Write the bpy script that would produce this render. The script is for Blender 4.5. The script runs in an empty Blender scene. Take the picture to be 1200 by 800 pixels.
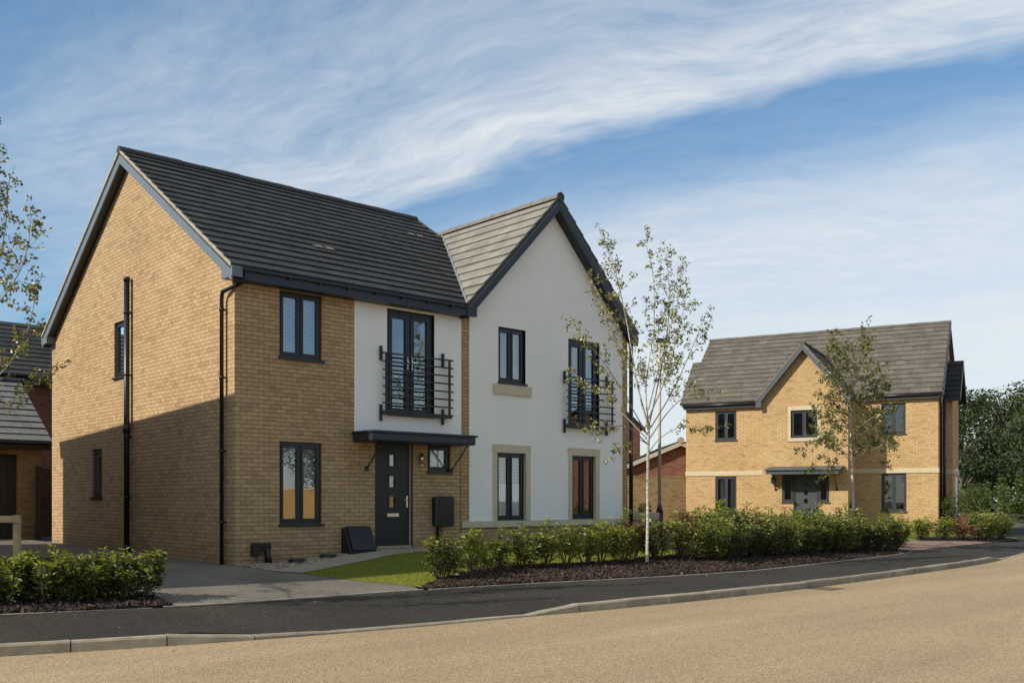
import bpy, bmesh, math, random
from mathutils import Vector, Matrix, noise as mnoise

random.seed(7)
R = math.radians
SC = bpy.context.scene
COL = SC.collection

# ---------------------------------------------------------------- materials
def new_mat(name):
    m = bpy.data.materials.new(name); m.use_nodes = True
    nt = m.node_tree
    return m, nt, nt.nodes['Principled BSDF']

def N(nt, kind, **kw):
    n = nt.nodes.new(kind)
    for k, v in kw.items():
        if k.startswith('i_'):
            n.inputs[k[2:].replace('_', ' ')].default_value = v
        else:
            setattr(n, k, v)
    return n

def ramp(nt, src, stops):
    r = N(nt, 'ShaderNodeValToRGB')
    e = r.color_ramp.elements
    while len(e) < len(stops): e.new(0.5)
    for el, (p, c) in zip(e, stops):
        el.position = p; el.color = (c[0], c[1], c[2], 1)
    nt.links.new(src, r.inputs[0])
    return r.outputs[0]

def mixc(nt, fac, a, b, mode='MIX'):
    n = N(nt, 'ShaderNodeMix', data_type='RGBA', blend_type=mode)
    for sock, val in ((n.inputs[0], fac), (n.inputs[6], a), (n.inputs[7], b)):
        if hasattr(val, 'is_linked'): nt.links.new(val, sock)
        elif isinstance(val, (int, float)): sock.default_value = val
        else: sock.default_value = (val[0], val[1], val[2], 1)
    return n.outputs[2]

def noise_tex(nt, vec, scale, detail=3, rough=.55):
    n = N(nt, 'ShaderNodeTexNoise'); n.inputs['Scale'].default_value = scale
    n.inputs['Detail'].default_value = detail; n.inputs['Roughness'].default_value = rough
    nt.links.new(vec, n.inputs['Vector'])
    return n.outputs['Fac']

def bump(nt, bsdf, h, dist, strength=1.0):
    b = N(nt, 'ShaderNodeBump'); b.inputs['Distance'].default_value = dist
    b.inputs['Strength'].default_value = strength
    nt.links.new(h, b.inputs['Height']); nt.links.new(b.outputs[0], bsdf.inputs['Normal'])

def coord(nt, what):
    return N(nt, 'ShaderNodeTexCoord').outputs[what]

def brick_mat(name, c1, c2, c3, mortar, bw=.225, rh=.075, ms=.005):
    m, nt, b = new_mat(name)
    uv = coord(nt, 'UV')
    t = N(nt, 'ShaderNodeTexBrick', offset=.5, squash=1.0)
    t.inputs['Scale'].default_value = 1; t.inputs['Brick Width'].default_value = bw
    t.inputs['Row Height'].default_value = rh; t.inputs['Mortar Size'].default_value = ms
    t.inputs['Mortar Smooth'].default_value = .2; t.inputs['Bias'].default_value = -.05
    t.inputs['Color1'].default_value = (*c1, 1); t.inputs['Color2'].default_value = (*c2, 1)
    t.inputs['Mortar'].default_value = (*mortar, 1)
    nt.links.new(uv, t.inputs['Vector'])
    # odd darker bricks: one random value per brick
    t2 = N(nt, 'ShaderNodeTexBrick', offset=.5, squash=1.0)
    for k in ('Scale', 'Brick Width', 'Row Height'): t2.inputs[k].default_value = t.inputs[k].default_value
    t2.inputs['Mortar Size'].default_value = 0; t2.inputs['Bias'].default_value = 0
    t2.inputs['Color1'].default_value = (0, 0, 0, 1); t2.inputs['Color2'].default_value = (1, 1, 1, 1)
    mp = N(nt, 'ShaderNodeMapping'); mp.inputs['Location'].default_value = (bw*37, rh*54, 0)
    nt.links.new(uv, mp.inputs[0]); nt.links.new(mp.outputs[0], t2.inputs['Vector'])
    odd = ramp(nt, t2.outputs['Color'], [(.0, (0, 0, 0)), (.70, (0, 0, 0)), (1.0, (.8, .8, .8))])
    col = mixc(nt, odd, t.outputs['Color'], c3)
    col = mixc(nt, t.outputs['Fac'], col, mortar)
    n1 = noise_tex(nt, uv, 9, 4)
    col = mixc(nt, 1.0, col, ramp(nt, n1, [(.25, (.82, .80, .78)), (.75, (1.12, 1.10, 1.06))]), 'MULTIPLY')
    n2 = noise_tex(nt, uv, .55, 3)
    col = mixc(nt, 1.0, col, ramp(nt, n2, [(.3, (.90, .88, .86)), (.7, (1.05, 1.05, 1.05))]), 'MULTIPLY')
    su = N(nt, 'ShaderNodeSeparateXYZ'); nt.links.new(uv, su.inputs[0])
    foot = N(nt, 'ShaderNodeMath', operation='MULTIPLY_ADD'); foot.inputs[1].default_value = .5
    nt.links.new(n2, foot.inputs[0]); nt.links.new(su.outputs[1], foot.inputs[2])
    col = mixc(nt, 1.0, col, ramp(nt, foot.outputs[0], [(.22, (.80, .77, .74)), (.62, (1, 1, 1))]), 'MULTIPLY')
    n4 = noise_tex(nt, uv, 1.7, 6, .7)
    pale = ramp(nt, n4, [(.60, (0, 0, 0)), (.80, (.22, .22, .22))])
    col = mixc(nt, pale, col, (.50, .44, .34))
    nt.links.new(col, b.inputs['Base Color'])
    b.inputs['Roughness'].default_value = .9; b.inputs['Specular IOR Level'].default_value = .2
    inv = N(nt, 'ShaderNodeMath', operation='SUBTRACT'); inv.inputs[0].default_value = 1
    nt.links.new(t.outputs['Fac'], inv.inputs[1])
    n3 = noise_tex(nt, uv, 60, 3)
    ad = N(nt, 'ShaderNodeMath', operation='MULTIPLY_ADD'); ad.inputs[1].default_value = .35
    nt.links.new(n3, ad.inputs[0]); nt.links.new(inv.outputs[0], ad.inputs[2])
    bump(nt, b, ad.outputs[0], .007, .9)
    return m

def tile_mat(name, c1, c2, joint, w=.33, rowh=.34, rough=.75):
    m, nt, b = new_mat(name)
    uv = coord(nt, 'UV')
    t = N(nt, 'ShaderNodeTexBrick', offset=.5)
    t.inputs['Scale'].default_value = 1; t.inputs['Brick Width'].default_value = w
    t.inputs['Row Height'].default_value = rowh; t.inputs['Mortar Size'].default_value = .004
    t.inputs['Mortar Smooth'].default_value = .1
    t.inputs['Color1'].default_value = (*c1, 1); t.inputs['Color2'].default_value = (*c2, 1)
    t.inputs['Mortar'].default_value = (*joint, 1)
    nt.links.new(uv, t.inputs['Vector'])
    n1 = noise_tex(nt, uv, 3, 5)
    col = mixc(nt, 1.0, t.outputs['Color'], ramp(nt, n1, [(.25, (.8, .8, .8)), (.75, (1.18, 1.17, 1.14))]), 'MULTIPLY')
    nt.links.new(col, b.inputs['Base Color'])
    b.inputs['Roughness'].default_value = rough; b.inputs['Specular IOR Level'].default_value = .25
    bump(nt, b, noise_tex(nt, uv, 90, 2), .003, .5)
    return m

def plain_mat(name, c, rough=.6, metal=0, var=.12, scale=6, spec=.4, bmp=0, bscale=80):
    m, nt, b = new_mat(name)
    o = coord(nt, 'Object')
    n1 = noise_tex(nt, o, scale, 4)
    lo, hi = 1-var, 1+var
    col = mixc(nt, 1.0, c, ramp(nt, n1, [(.3, (lo, lo, lo)), (.7, (hi, hi, hi))]), 'MULTIPLY')
    nt.links.new(col, b.inputs['Base Color'])
    b.inputs['Roughness'].default_value = rough; b.inputs['Metallic'].default_value = metal
    b.inputs['Specular IOR Level'].default_value = spec
    if bmp: bump(nt, b, noise_tex(nt, o, bscale, 3), bmp)
    return m

def speckle_mat(name, base, dark, light, fine=140, patch=.35, patchc=(.85, 1.12), rough=.92, bmp=.006, mid=34, band=0):
    """aggregate surface: fine stones of three tones, mid-size mottling and broad wear"""
    m, nt, b = new_mat(name)
    o = coord(nt, 'Object')
    v = N(nt, 'ShaderNodeTexVoronoi', feature='F1'); v.inputs['Scale'].default_value = fine
    nt.links.new(o, v.inputs['Vector'])
    sep = N(nt, 'ShaderNodeSeparateColor'); nt.links.new(v.outputs['Color'], sep.inputs[0])
    col = ramp(nt, sep.outputs[0], [(.0, dark), (.28, base), (.7, base), (1.0, light)])
    n0 = noise_tex(nt, o, mid, 4, .7)
    col = mixc(nt, 1.0, col, ramp(nt, n0, [(.3, (.82, .82, .82)), (.72, (1.13, 1.13, 1.13))]), 'MULTIPLY')
    if band:
        mp = N(nt, 'ShaderNodeMapping'); mp.inputs['Scale'].default_value = (.07, .95, 1); mp.inputs['Rotation'].default_value = (0, 0, .04); nt.links.new(o, mp.inputs[0])
        nb = noise_tex(nt, mp.outputs[0], 1.0, 3, .5)
        col = mixc(nt, 1.0, col, ramp(nt, nb, [(.36, (1-band,)*3), (.64, (1+band*.6,)*3)]), 'MULTIPLY')
    ns = noise_tex(nt, o, 1.1, 6, .75)
    col = mixc(nt, 1.0, col, ramp(nt, ns, [(.24, (.80, .79, .77)), (.36, (1, 1, 1))]), 'MULTIPLY')
    n1 = noise_tex(nt, o, patch, 5, .6)
    a, c = patchc
    col = mixc(nt, 1.0, col, ramp(nt, n1, [(.3, (a, a, a)), (.7, (c, c, c))]), 'MULTIPLY')
    nt.links.new(col, b.inputs['Base Color'])
    b.inputs['Roughness'].default_value = rough; b.inputs['Specular IOR Level'].default_value = .25
    mx = N(nt, 'ShaderNodeMath', operation='ADD')
    nt.links.new(v.outputs['Distance'], mx.inputs[0]); nt.links.new(n0, mx.inputs[1])
    bump(nt, b, mx.outputs[0], bmp, .8)
    return m

def render_mat(name, c):
    m, nt, b = new_mat(name)
    uv = coord(nt, 'UV')
    n1 = noise_tex(nt, uv, .9, 5)
    col = mixc(nt, 1.0, c, ramp(nt, n1, [(.3, (.965, .96, .95)), (.7, (1.02, 1.02, 1.02))]), 'MULTIPLY')
    mp = N(nt, 'ShaderNodeMapping'); mp.inputs['Scale'].default_value = (9, .5, 1); nt.links.new(uv, mp.inputs[0])
    n2 = noise_tex(nt, mp.outputs[0], 1, 4)
    col = mixc(nt, 1.0, col, ramp(nt, n2, [(.35, (.985, .98, .975)), (.6, (1, 1, 1))]), 'MULTIPLY')
    nt.links.new(col, b.inputs['Base Color'])
    b.inputs['Roughness'].default_value = .95; b.inputs['Specular IOR Level'].default_value = .15
    bump(nt, b, noise_tex(nt, uv, 160, 3), .004, .8)
    return m

def leaf_mat(name, stops, gloss=.35, trans=.3, tcol=None):
    m, nt, b = new_mat(name)
    g = N(nt, 'ShaderNodeNewGeometry')
    oi = N(nt, 'ShaderNodeObjectInfo')
    ad = N(nt, 'ShaderNodeMath', operation='MULTIPLY_ADD'); ad.inputs[1].default_value = .22
    nt.links.new(oi.outputs['Random'], ad.inputs[0])
    sb = N(nt, 'ShaderNodeMath', operation='MULTIPLY'); sb.inputs[1].default_value = .82
    nt.links.new(g.outputs['Random Per Island'], sb.inputs[0]); nt.links.new(sb.outputs[0], ad.inputs[2])
    col = ramp(nt, ad.outputs[0], stops)
    nt.links.new(col, b.inputs['Base Color'])
    b.inputs['Roughness'].default_value = gloss; b.inputs['Specular IOR Level'].default_value = .5
    tr = N(nt, 'ShaderNodeBsdfTranslucent')
    tc = mixc(nt, 1.0, col, tcol or (1.7, 1.9, .7), 'MULTIPLY'); nt.links.new(tc, tr.inputs[0])
    mx = N(nt, 'ShaderNodeMixShader'); mx.inputs[0].default_value = trans
    nt.links.new(b.outputs[0], mx.inputs[1]); nt.links.new(tr.outputs[0], mx.inputs[2])
    nt.links.new(mx.outputs[0], nt.nodes['Material Output'].inputs[0])
    return m

def glass_mat(name, boost=.10, tint=(.88, .91, .91)):
    m, nt, b = new_mat(name)
    nt.nodes.remove(b)
    o = coord(nt, 'Object')
    bm_ = N(nt, 'ShaderNodeBump'); bm_.inputs['Distance'].default_value = .0004
    nt.links.new(noise_tex(nt, o, 2.2, 2), bm_.inputs['Height'])
    gl = N(nt, 'ShaderNodeBsdfGlossy'); gl.inputs['Roughness'].default_value = .012
    gl.inputs['Color'].default_value = (.95, .97, 1, 1); nt.links.new(bm_.outputs[0], gl.inputs['Normal'])
    tr = N(nt, 'ShaderNodeBsdfTransparent'); tr.inputs[0].default_value = (*tint, 1)
    fr = N(nt, 'ShaderNodeFresnel'); fr.inputs[0].default_value = 1.55
    ma = N(nt, 'ShaderNodeMath', operation='MULTIPLY_ADD', use_clamp=True)
    ma.inputs[1].default_value = 1.7; ma.inputs[2].default_value = boost
    nt.links.new(fr.outputs[0], ma.inputs[0])
    mx = N(nt, 'ShaderNodeMixShader'); nt.links.new(ma.outputs[0], mx.inputs[0])
    nt.links.new(tr.outputs[0], mx.inputs[1]); nt.links.new(gl.outputs[0], mx.inputs[2])
    nt.links.new(mx.outputs[0], nt.nodes['Material Output'].inputs[0])
    return m

def bark_mat():
    m, nt, b = new_mat('birch_bark')
    o = coord(nt, 'Object')
    mp = N(nt, 'ShaderNodeMapping'); mp.inputs['Scale'].default_value = (1, 1, 5); nt.links.new(o, mp.inputs[0])
    n1 = noise_tex(nt, mp.outputs[0], 7, 4, .7)
    col = ramp(nt, n1, [(.30, (.045, .036, .03)), (.42, (.30, .26, .21)), (.58, (.56, .51, .43)), (.8, (.66, .62, .55))])
    nt.links.new(col, b.inputs['Base Color']); b.inputs['Roughness'].default_value = .8
    return m

def grass_mat(name):
    m, nt, b = new_mat(name)
    o = coord(nt, 'Object')
    n1 = noise_tex(nt, o, 60, 3); n2 = noise_tex(nt, o, .9, 4)
    col = ramp(nt, n1, [(.25, (.09, .115, .014)), (.5, (.185, .20, .028)), (.8, (.30, .29, .055))])
    col = mixc(nt, 1.0, col, ramp(nt, n2, [(.3, (.75, .8, .7)), (.7, (1.15, 1.1, 1.1))]), 'MULTIPLY')
    nt.links.new(col, b.inputs['Base Color']); b.inputs['Roughness'].default_value = .9
    b.inputs['Specular IOR Level'].default_value = .1
    bump(nt, b, n1, .02)
    return m

M = {}
M['buff'] = brick_mat('buff_brick', (.505, .350, .198), (.450, .305, .166), (.35, .232, .13), (.215, .150, .09), ms=.0055)
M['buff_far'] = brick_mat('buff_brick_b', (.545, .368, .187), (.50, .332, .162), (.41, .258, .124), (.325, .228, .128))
M['red'] = brick_mat('red_brick', (.20, .075, .045), (.155, .058, .038), (.085, .04, .03), (.20, .14, .10))
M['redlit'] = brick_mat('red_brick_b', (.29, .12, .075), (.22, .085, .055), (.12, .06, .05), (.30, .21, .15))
M['tan'] = brick_mat('tan_brick', (.36, .23, .115), (.29, .18, .09), (.20, .12, .06), (.26, .19, .11))
M['slate'] = tile_mat('dark_roof_tile', (.031, .0305, .030), (.050, .0485, .047), (.075, .072, .068))  # shade of the main front slope painted in; gable roof has the same tile
M['tile'] = tile_mat('roof_tile_sunlit_tone', (.20, .184, .154), (.265, .245, .208), (.11, .10, .085))  # same tile as the main roof, coloured lighter to imitate direct sun
M['tile_far'] = tile_mat('brown_grey_roof_tile', (.108, .093, .076), (.156, .136, .111), (.045, .04, .036), w=.36)
M['tile_gar'] = tile_mat('garage_roof_tile', (.15, .145, .135), (.18, .175, .165), (.33, .31, .28))
M['ridge'] = plain_mat('ridge_tile', (.045, .044, .044), .75)
M['ridge_pale'] = plain_mat('ridge_tile_pale', (.17, .157, .135), .8)  # lighter tone of ridge tile
M['verge'] = plain_mat('verge_mortar', (.35, .305, .225), .9, var=.25, scale=14)
M['board'] = plain_mat('blue_board_sunlit_tone', (.135, .158, .18), .45, var=.05, spec=.45)  # board colour of the sunlit gable side, sunlight put into the tone
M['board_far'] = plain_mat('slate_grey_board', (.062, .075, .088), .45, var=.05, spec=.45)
M['board_dark'] = plain_mat('blue_board_shaded_tone', (.020, .026, .037), .40, var=.06, spec=.45)  # same boards darkened in colour to imitate the shaded front
M['frame'] = plain_mat('anthracite_frame', (.012, .0135, .016), .38, var=.06, spec=.5)
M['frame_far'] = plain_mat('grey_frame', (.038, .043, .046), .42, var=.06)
M['black'] = plain_mat('black_plastic', (.010, .010, .011), .35, var=.1, spec=.5)
M['iron'] = plain_mat('black_metal', (.014, .014, .015), .4, var=.1, spec=.5)
M['door'] = plain_mat('charcoal_door', (.017, .0165, .016), .42, var=.07)
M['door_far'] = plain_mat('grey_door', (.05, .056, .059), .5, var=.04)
M['chrome'] = plain_mat('brushed_metal', (.62, .60, .55), .25, metal=1, var=.05)
M['stone'] = plain_mat('cast_stone', (.57, .49, .345), .85, var=.1, scale=9, bmp=.002)
M['stone_far'] = plain_mat('cast_stone_b', (.53, .43, .275), .85, var=.08, scale=9)
M['render'] = render_mat('white_render', (.87, .845, .795))
M['lead'] = plain_mat('lead_valley', (.30, .30, .30), .5, metal=.3)
M['blind'] = plain_mat('white_blind', (.85, .86, .88), .5, var=.03)
M['amber'] = plain_mat('amber_card', (.95, .55, .07), .6, var=.08, scale=3)
M['curtain'] = plain_mat('pale_curtain', (.62, .60, .58), .8, var=.1, scale=3)
M['lampglass'] = plain_mat('frosted_lamp', (.7, .68, .6), .3)
M['glass'] = glass_mat('window_glass', .17)
M['glass_far'] = glass_mat('window_glass_b', .04)
M['road'] = speckle_mat('tan_road_surface', (.415, .294, .165), (.155, .105, .06), (.60, .455, .29), fine=92, patch=.22, patchc=(.90, 1.08), bmp=.007, mid=60, band=.12)
M['asphalt'] = speckle_mat('dark_asphalt', (.032, .027, .020), (.013, .011, .009), (.12, .105, .085), fine=120, patch=.5, patchc=(.8, 1.25), bmp=.006)
M['drive'] = speckle_mat('driveway_asphalt', (.185, .16, .125), (.075, .064, .05), (.33, .285, .22), fine=120, patch=.55, patchc=(.75, 1.25))
M['paving'] = brick_mat('block_paving', (.36, .25, .19), (.30, .205, .155), (.42, .31, .24), (.18, .13, .10), .2, .1, .004)
M['kerb'] = plain_mat('concrete_kerb', (.34, .285, .20), .9, var=.22, scale=5, bmp=.003, bscale=120)
def vary_islands(m, lo, hi):           # each kerb stone a slightly different tone
    nt = m.node_tree; b = nt.nodes['Principled BSDF']; src = b.inputs['Base Color'].links[0].from_socket
    g_ = N(nt, 'ShaderNodeNewGeometry')
    nt.links.new(mixc(nt, 1.0, src, ramp(nt, g_.outputs['Random Per Island'], [(0, (lo,)*3), (1, (hi,)*3)]), 'MULTIPLY'), b.inputs['Base Color'])
vary_islands(M['kerb'], .72, 1.12)
M['edging'] = plain_mat('concrete_edging', (.40, .355, .285), .9, var=.18, scale=7, bmp=.002)
M['slab'] = plain_mat('concrete_slab', (.36, .30, .21), .9, var=.14, scale=4, bmp=.002)
M['pebble'] = leaf_mat('pebbles', [(0, (.10, .075, .055)), (.4, (.26, .20, .14)), (.75, (.42, .33, .23)), (1, (.6, .52, .42))], .7, 0)
M['gravel'] = plain_mat('gravel_bed', (.18, .14, .10), .95, var=.4, scale=60)
M['mulch'] = plain_mat('bark_mulch', (.030, .018, .011), .95, var=.5, scale=40, bmp=.02, bscale=50)
M['chip'] = leaf_mat('bark_chips', [(0, (.009, .005, .003)), (.55, (.028, .014, .008)), (.9, (.07, .036, .019)), (1, (.16, .095, .055))], .8, 0)
M['soil'] = plain_mat('earth', (.085, .075, .05), .95, var=.4, scale=2)
M['lawn'] = grass_mat('lawn')
M['blade'] = leaf_mat('grass_blades', [(0, (.09, .115, .015)), (.5, (.205, .22, .03)), (.85, (.32, .31, .06)), (1, (.40, .34, .12))], .6, .35)
M['laurel'] = leaf_mat('laurel_leaf', [(0, (.028, .040, .010)), (.4, (.072, .092, .016)), (.75, (.165, .18, .028)), (1, (.34, .33, .065))], .36, .20)
M['laurel_light'] = leaf_mat('laurel_leaf_b', [(0, (.042, .060, .013)), (.4, (.105, .13, .021)), (.75, (.22, .235, .036)), (1, (.40, .39, .085))], .36, .22)
M['laurel_dark'] = leaf_mat('laurel_leaf_c', [(0, (.018, .028, .009)), (.5, (.048, .065, .014)), (.85, (.125, .14, .025)), (1, (.28, .27, .055))], .36, .18)
M['laurel_tip'] = leaf_mat('laurel_young_leaf', [(0, (.11, .14, .02)), (.5, (.24, .26, .035)), (1, (.42, .41, .08))], .36, .28)
M['red_leaf'] = leaf_mat('red_shoot_leaf', [(0, (.05, .05, .018)), (.4, (.12, .06, .025)), (.8, (.26, .085, .045)), (1, (.34, .14, .07))], .35, .25, (1.6, 1.2, .7))
M['brown_leaf'] = leaf_mat('withered_leaf', [(0, (.10, .05, .025)), (.5, (.30, .145, .06)), (1, (.42, .24, .12))], .6, .25, (1.3, 1.1, .8))
M['birch_leaf'] = leaf_mat('birch_leaf', [(0, (.040, .045, .012)), (.4, (.11, .11, .026)), (.75, (.25, .23, .06)), (1, (.52, .46, .16))], .36, .22, (1.4, 1.45, .7))
M['oak'] = leaf_mat('wood_leaf', [(0, (.012, .021, .007)), (.5, (.036, .054, .012)), (.85, (.080, .104, .021)), (1, (.14, .165, .036))], .7, .2)
M['bush'] = leaf_mat('bush_leaf', [(0, (.04, .06, .014)), (.5, (.08, .11, .024)), (1, (.17, .2, .05))], .5, .25)
M['bark'] = bark_mat()
M['twig'] = plain_mat('twig_bark', (.27, .225, .165), .85, var=.3, scale=20)
M['stem'] = plain_mat('shrub_stem', (.09, .06, .04), .85, var=.3, scale=20)
M['trunk'] = plain_mat('oak_bark', (.13, .11, .085), .95, var=.35, scale=6)
M['timber'] = plain_mat('stake_timber', (.42, .30, .155), .8, var=.2, scale=7)
M['wood_dark'] = plain_mat('dark_stained_wood', (.060, .030, .018), .7, var=.35, scale=9)
M['rail'] = plain_mat('weathered_rail', (.34, .27, .17), .85, var=.2)
M['garage_door'] = plain_mat('garage_door', (.030, .026, .023), .55, var=.1)
M['post_grey'] = plain_mat('galvanised_post', (.50, .43, .33), .55, var=.1)
M['post_white'] = plain_mat('white_board', (.7, .7, .68), .5)
M['inside'] = plain_mat('room_dark', (.05, .045, .04), .9)

# ---------------------------------------------------------------- mesh helpers
class MB:
    def __init__(s): s.v = []; s.f = []; s.m = []; s.sm = []
    def face(s, pts, mi=0, smooth=False):
        i = len(s.v); s.v += [tuple(p) for p in pts]; s.f.append(tuple(range(i, i+len(pts)))); s.m.append(mi); s.sm.append(smooth)
    def hexa(s, p, mi=0):           # p: 8 corners, bottom four then top four
        i = len(s.v); s.v += [tuple(q) for q in p]
        for q in ((0, 3, 2, 1), (4, 5, 6, 7), (0, 1, 5, 4), (1, 2, 6, 5), (2, 3, 7, 6), (3, 0, 4, 7)):
            s.f.append(tuple(i+k for k in q)); s.m.append(mi); s.sm.append(False)
    def box(s, x0, x1, y0, y1, z0, z1, mi=0):
        s.hexa([(x0, y0, z0), (x1, y0, z0), (x1, y1, z0), (x0, y1, z0), (x0, y0, z1), (x1, y0, z1), (x1, y1, z1), (x0, y1, z1)], mi)
    def fbox(s, F, u0, u1, w0, w1, z0, z1, mi=0):
        s.hexa([F(u0, w0, z0), F(u1, w0, z0), F(u1, w1, z0), F(u0, w1, z0), F(u0, w0, z1), F(u1, w0, z1), F(u1, w1, z1), F(u0, w1, z1)], mi)
    def bar(s, a, b, w, h, up=(0, 0, 1), mi=0):   # rectangular bar from a to b
        a = Vector(a); b = Vector(b); d = (b-a).normalized(); up = Vector(up)
        x = d.cross(up)
        if x.length < 1e-4: x = d.cross(Vector((1, 0, 0)))
        x.normalize(); y = x.cross(d)
        c = [(-w/2, -h/2), (w/2, -h/2), (w/2, h/2), (-w/2, h/2)]
        s.hexa([a+x*p+y*q for p, q in c]+[b+x*p+y*q for p, q in c], mi)
    def tube(s, path, rad, n=8, mi=0, cap=True):
        path = [Vector(p) for p in path]
        if not hasattr(rad, '__len__'): rad = [rad]*len(path)
        i0 = len(s.v); prev = None
        for k, p in enumerate(path):
            d = (path[min(k+1, len(path)-1)]-path[max(k-1, 0)])
            d = d.normalized() if d.length > 1e-9 else Vector((0, 0, 1))
            if prev is None:
                x = d.cross(Vector((0, 0, 1)))
                if x.length < 1e-3: x = d.cross(Vector((1, 0, 0)))
            else: x = prev - d*prev.dot(d)
            x.normalize(); y = d.cross(x); prev = x
            for j in range(n):
                a = 2*math.pi*j/n
                s.v.append(tuple(p+(x*math.cos(a)+y*math.sin(a))*rad[k]))
        for k in range(len(path)-1):
            for j in range(n):
                a = i0+k*n+j; b = i0+k*n+(j+1) % n
                s.f.append((a, b, b+n, a+n)); s.m.append(mi); s.sm.append(True)
        if cap:
            s.f.append(tuple(i0+j for j in range(n))[::-1]); s.m.append(mi); s.sm.append(False)
            e = i0+(len(path)-1)*n
            s.f.append(tuple(e+j for j in range(n))); s.m.append(mi); s.sm.append(False)
    def build(s, name, mats, parent=None, link=True, recalc=False, bevel=0):
        me = bpy.data.meshes.new(name); me.from_pydata(s.v, [], s.f)
        if not isinstance(mats, (list, tuple)): mats = [mats]
        for m in mats: me.materials.append(m)
        me.polygons.foreach_set('material_index', s.m)
        me.polygons.foreach_set('use_smooth', s.sm)
        uvl = me.uv_layers.new(name='UVMap'); Z = Vector((0, 0, 1))
        uv = [0.0]*(2*len(me.loops)); k = 0
        for p in me.polygons:
            n = p.normal
            if abs(n.z) > .97: t, b = Vector((1, 0, 0)), Vector((0, 1, 0))
            else:
                t = Z.cross(n); t.normalize(); b = n.cross(t)
            for vi in p.vertices:
                q = me.vertices[vi].co
                uv[2*k] = q.dot(t); uv[2*k+1] = q.dot(b); k += 1
        uvl.data.foreach_set('uv', uv)
        me.update()
        if recalc or bevel:
            bm = bmesh.new(); bm.from_mesh(me)
            bmesh.ops.remove_doubles(bm, verts=bm.verts, dist=1e-5) if bevel else None
            bmesh.ops.recalc_face_normals(bm, faces=bm.faces)
            if bevel:
                bmesh.ops.bevel(bm, geom=[e for e in bm.edges if len(e.link_faces) == 2 and e.calc_face_angle(0) > .6], offset=bevel, segments=1, affect='EDGES')
            bm.to_mesh(me); bm.free()
        o = bpy.data.objects.new(name, me)
        if link: COL.objects.link(o)
        if parent: o.parent = parent
        return o

def tag(o, label=None, cat=None, group=None, kind=None):
    if label: o['label'] = label
    if cat: o['category'] = cat
    if group: o['group'] = group
    if kind: o['kind'] = kind
    return o

def thing(name, label, cat, loc=(0, 0, 0), rz=0, group=None):
    o = bpy.data.objects.new(name, None); COL.objects.link(o)
    o.empty_display_size = .2; o.location = loc; o.rotation_euler = (0, 0, rz)
    return tag(o, label, cat, group)

def dup(root, loc, rz=0, scale=1, label=None, group=None):
    r = root.copy(); COL.objects.link(r); r.location = loc; r.rotation_euler = (0, 0, rz); r.scale = (scale,)*3
    if label: r['label'] = label
    if group: r['group'] = group
    for ch in list(root.children):
        c = ch.copy(); COL.objects.link(c); c.parent = r
        for g_ in list(ch.children):
            d = g_.copy(); COL.objects.link(d); d.parent = c
    return r

def frame(o, U, Nn):               # wall frame: u along the wall, w outwards, z up
    o = Vector(o); U = Vector(U); Nn = Vector(Nn)
    return lambda u, w, z: o+U*u+Nn*w+Vector((0, 0, z))

def wall_rect(mb, F, u0, u1, z0, z1, holes=(), depth=.13, w=0, mi=0):
    us = sorted({u0, u1, *[h[0] for h in holes], *[h[1] for h in holes]})
    zs = sorted({z0, z1, *[h[2] for h in holes], *[h[3] for h in holes]})
    us = [a for a in us if u0-1e-6 <= a <= u1+1e-6]; zs = [a for a in zs if z0-1e-6 <= a <= z1+1e-6]
    for i in range(len(us)-1):
        for j in range(len(zs)-1):
            a, b, c, d = us[i], us[i+1], zs[j], zs[j+1]; mu, mz = (a+b)/2, (c+d)/2
            if any(h[0] < mu < h[1] and h[2] < mz < h[3] for h in holes): continue
            mb.face([F(a, w, c), F(b, w, c), F(b, w, d), F(a, w, d)], mi)
    for h in holes:
        a, b, c, d = h
        mb.face([F(a, w, c), F(a, w, d), F(a, w-depth, d), F(a, w-depth, c)], mi)
        mb.face([F(b, w, c), F(b, w-depth, c), F(b, w-depth, d), F(b, w, d)], mi)
        mb.face([F(a, w, c), F(a, w-depth, c), F(b, w-depth, c), F(b, w, c)], mi)
        mb.face([F(a, w, d), F(b, w, d), F(b, w-depth, d), F(a, w-depth, d)], mi)

JR = random.Random(77)
def roof_slope(mb, e0, e1, r0, r1, gauge=.34, step=.034, mi=0, under=.07):
    """stepped tile courses between eave edge e0-e1 and ridge edge r0-r1, closed by an underside"""
    e0, e1, r0, r1 = map(Vector, (e0, e1, r0, r1))
    n = (e1-e0).cross(r0-e0).normalized()
    if n.z < 0: n = -n
    L = ((r0-e0).length+(r1-e1).length)/2; k = max(1, round(L/gauge))
    for i in range(k):
        a, b = i/k, (i+1)/k
        p0, p1 = e0.lerp(r0, a), e1.lerp(r1, a); q0, q1 = e0.lerp(r0, b), e1.lerp(r1, b)
        P0, P1 = p0+n*(step+JR.uniform(-.005, .005)), p1+n*(step+JR.uniform(-.005, .005))
        mb.face([P0, P1, q1, q0], mi)
        mb.face([p0, p1, P1, P0], mi)
        mb.face([p0, P0, q0], mi); mb.face([p1, q1, P1], mi)
    u = n*under
    mb.face([e0-u, r0-u, r1-u, e1-u], mi)
    mb.face([e0-u, e1-u, e1, e0], mi); mb.face([e0-u, e0, r0, r0-u], mi); mb.face([e1-u, r1-u, r1, e1], mi)

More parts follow.
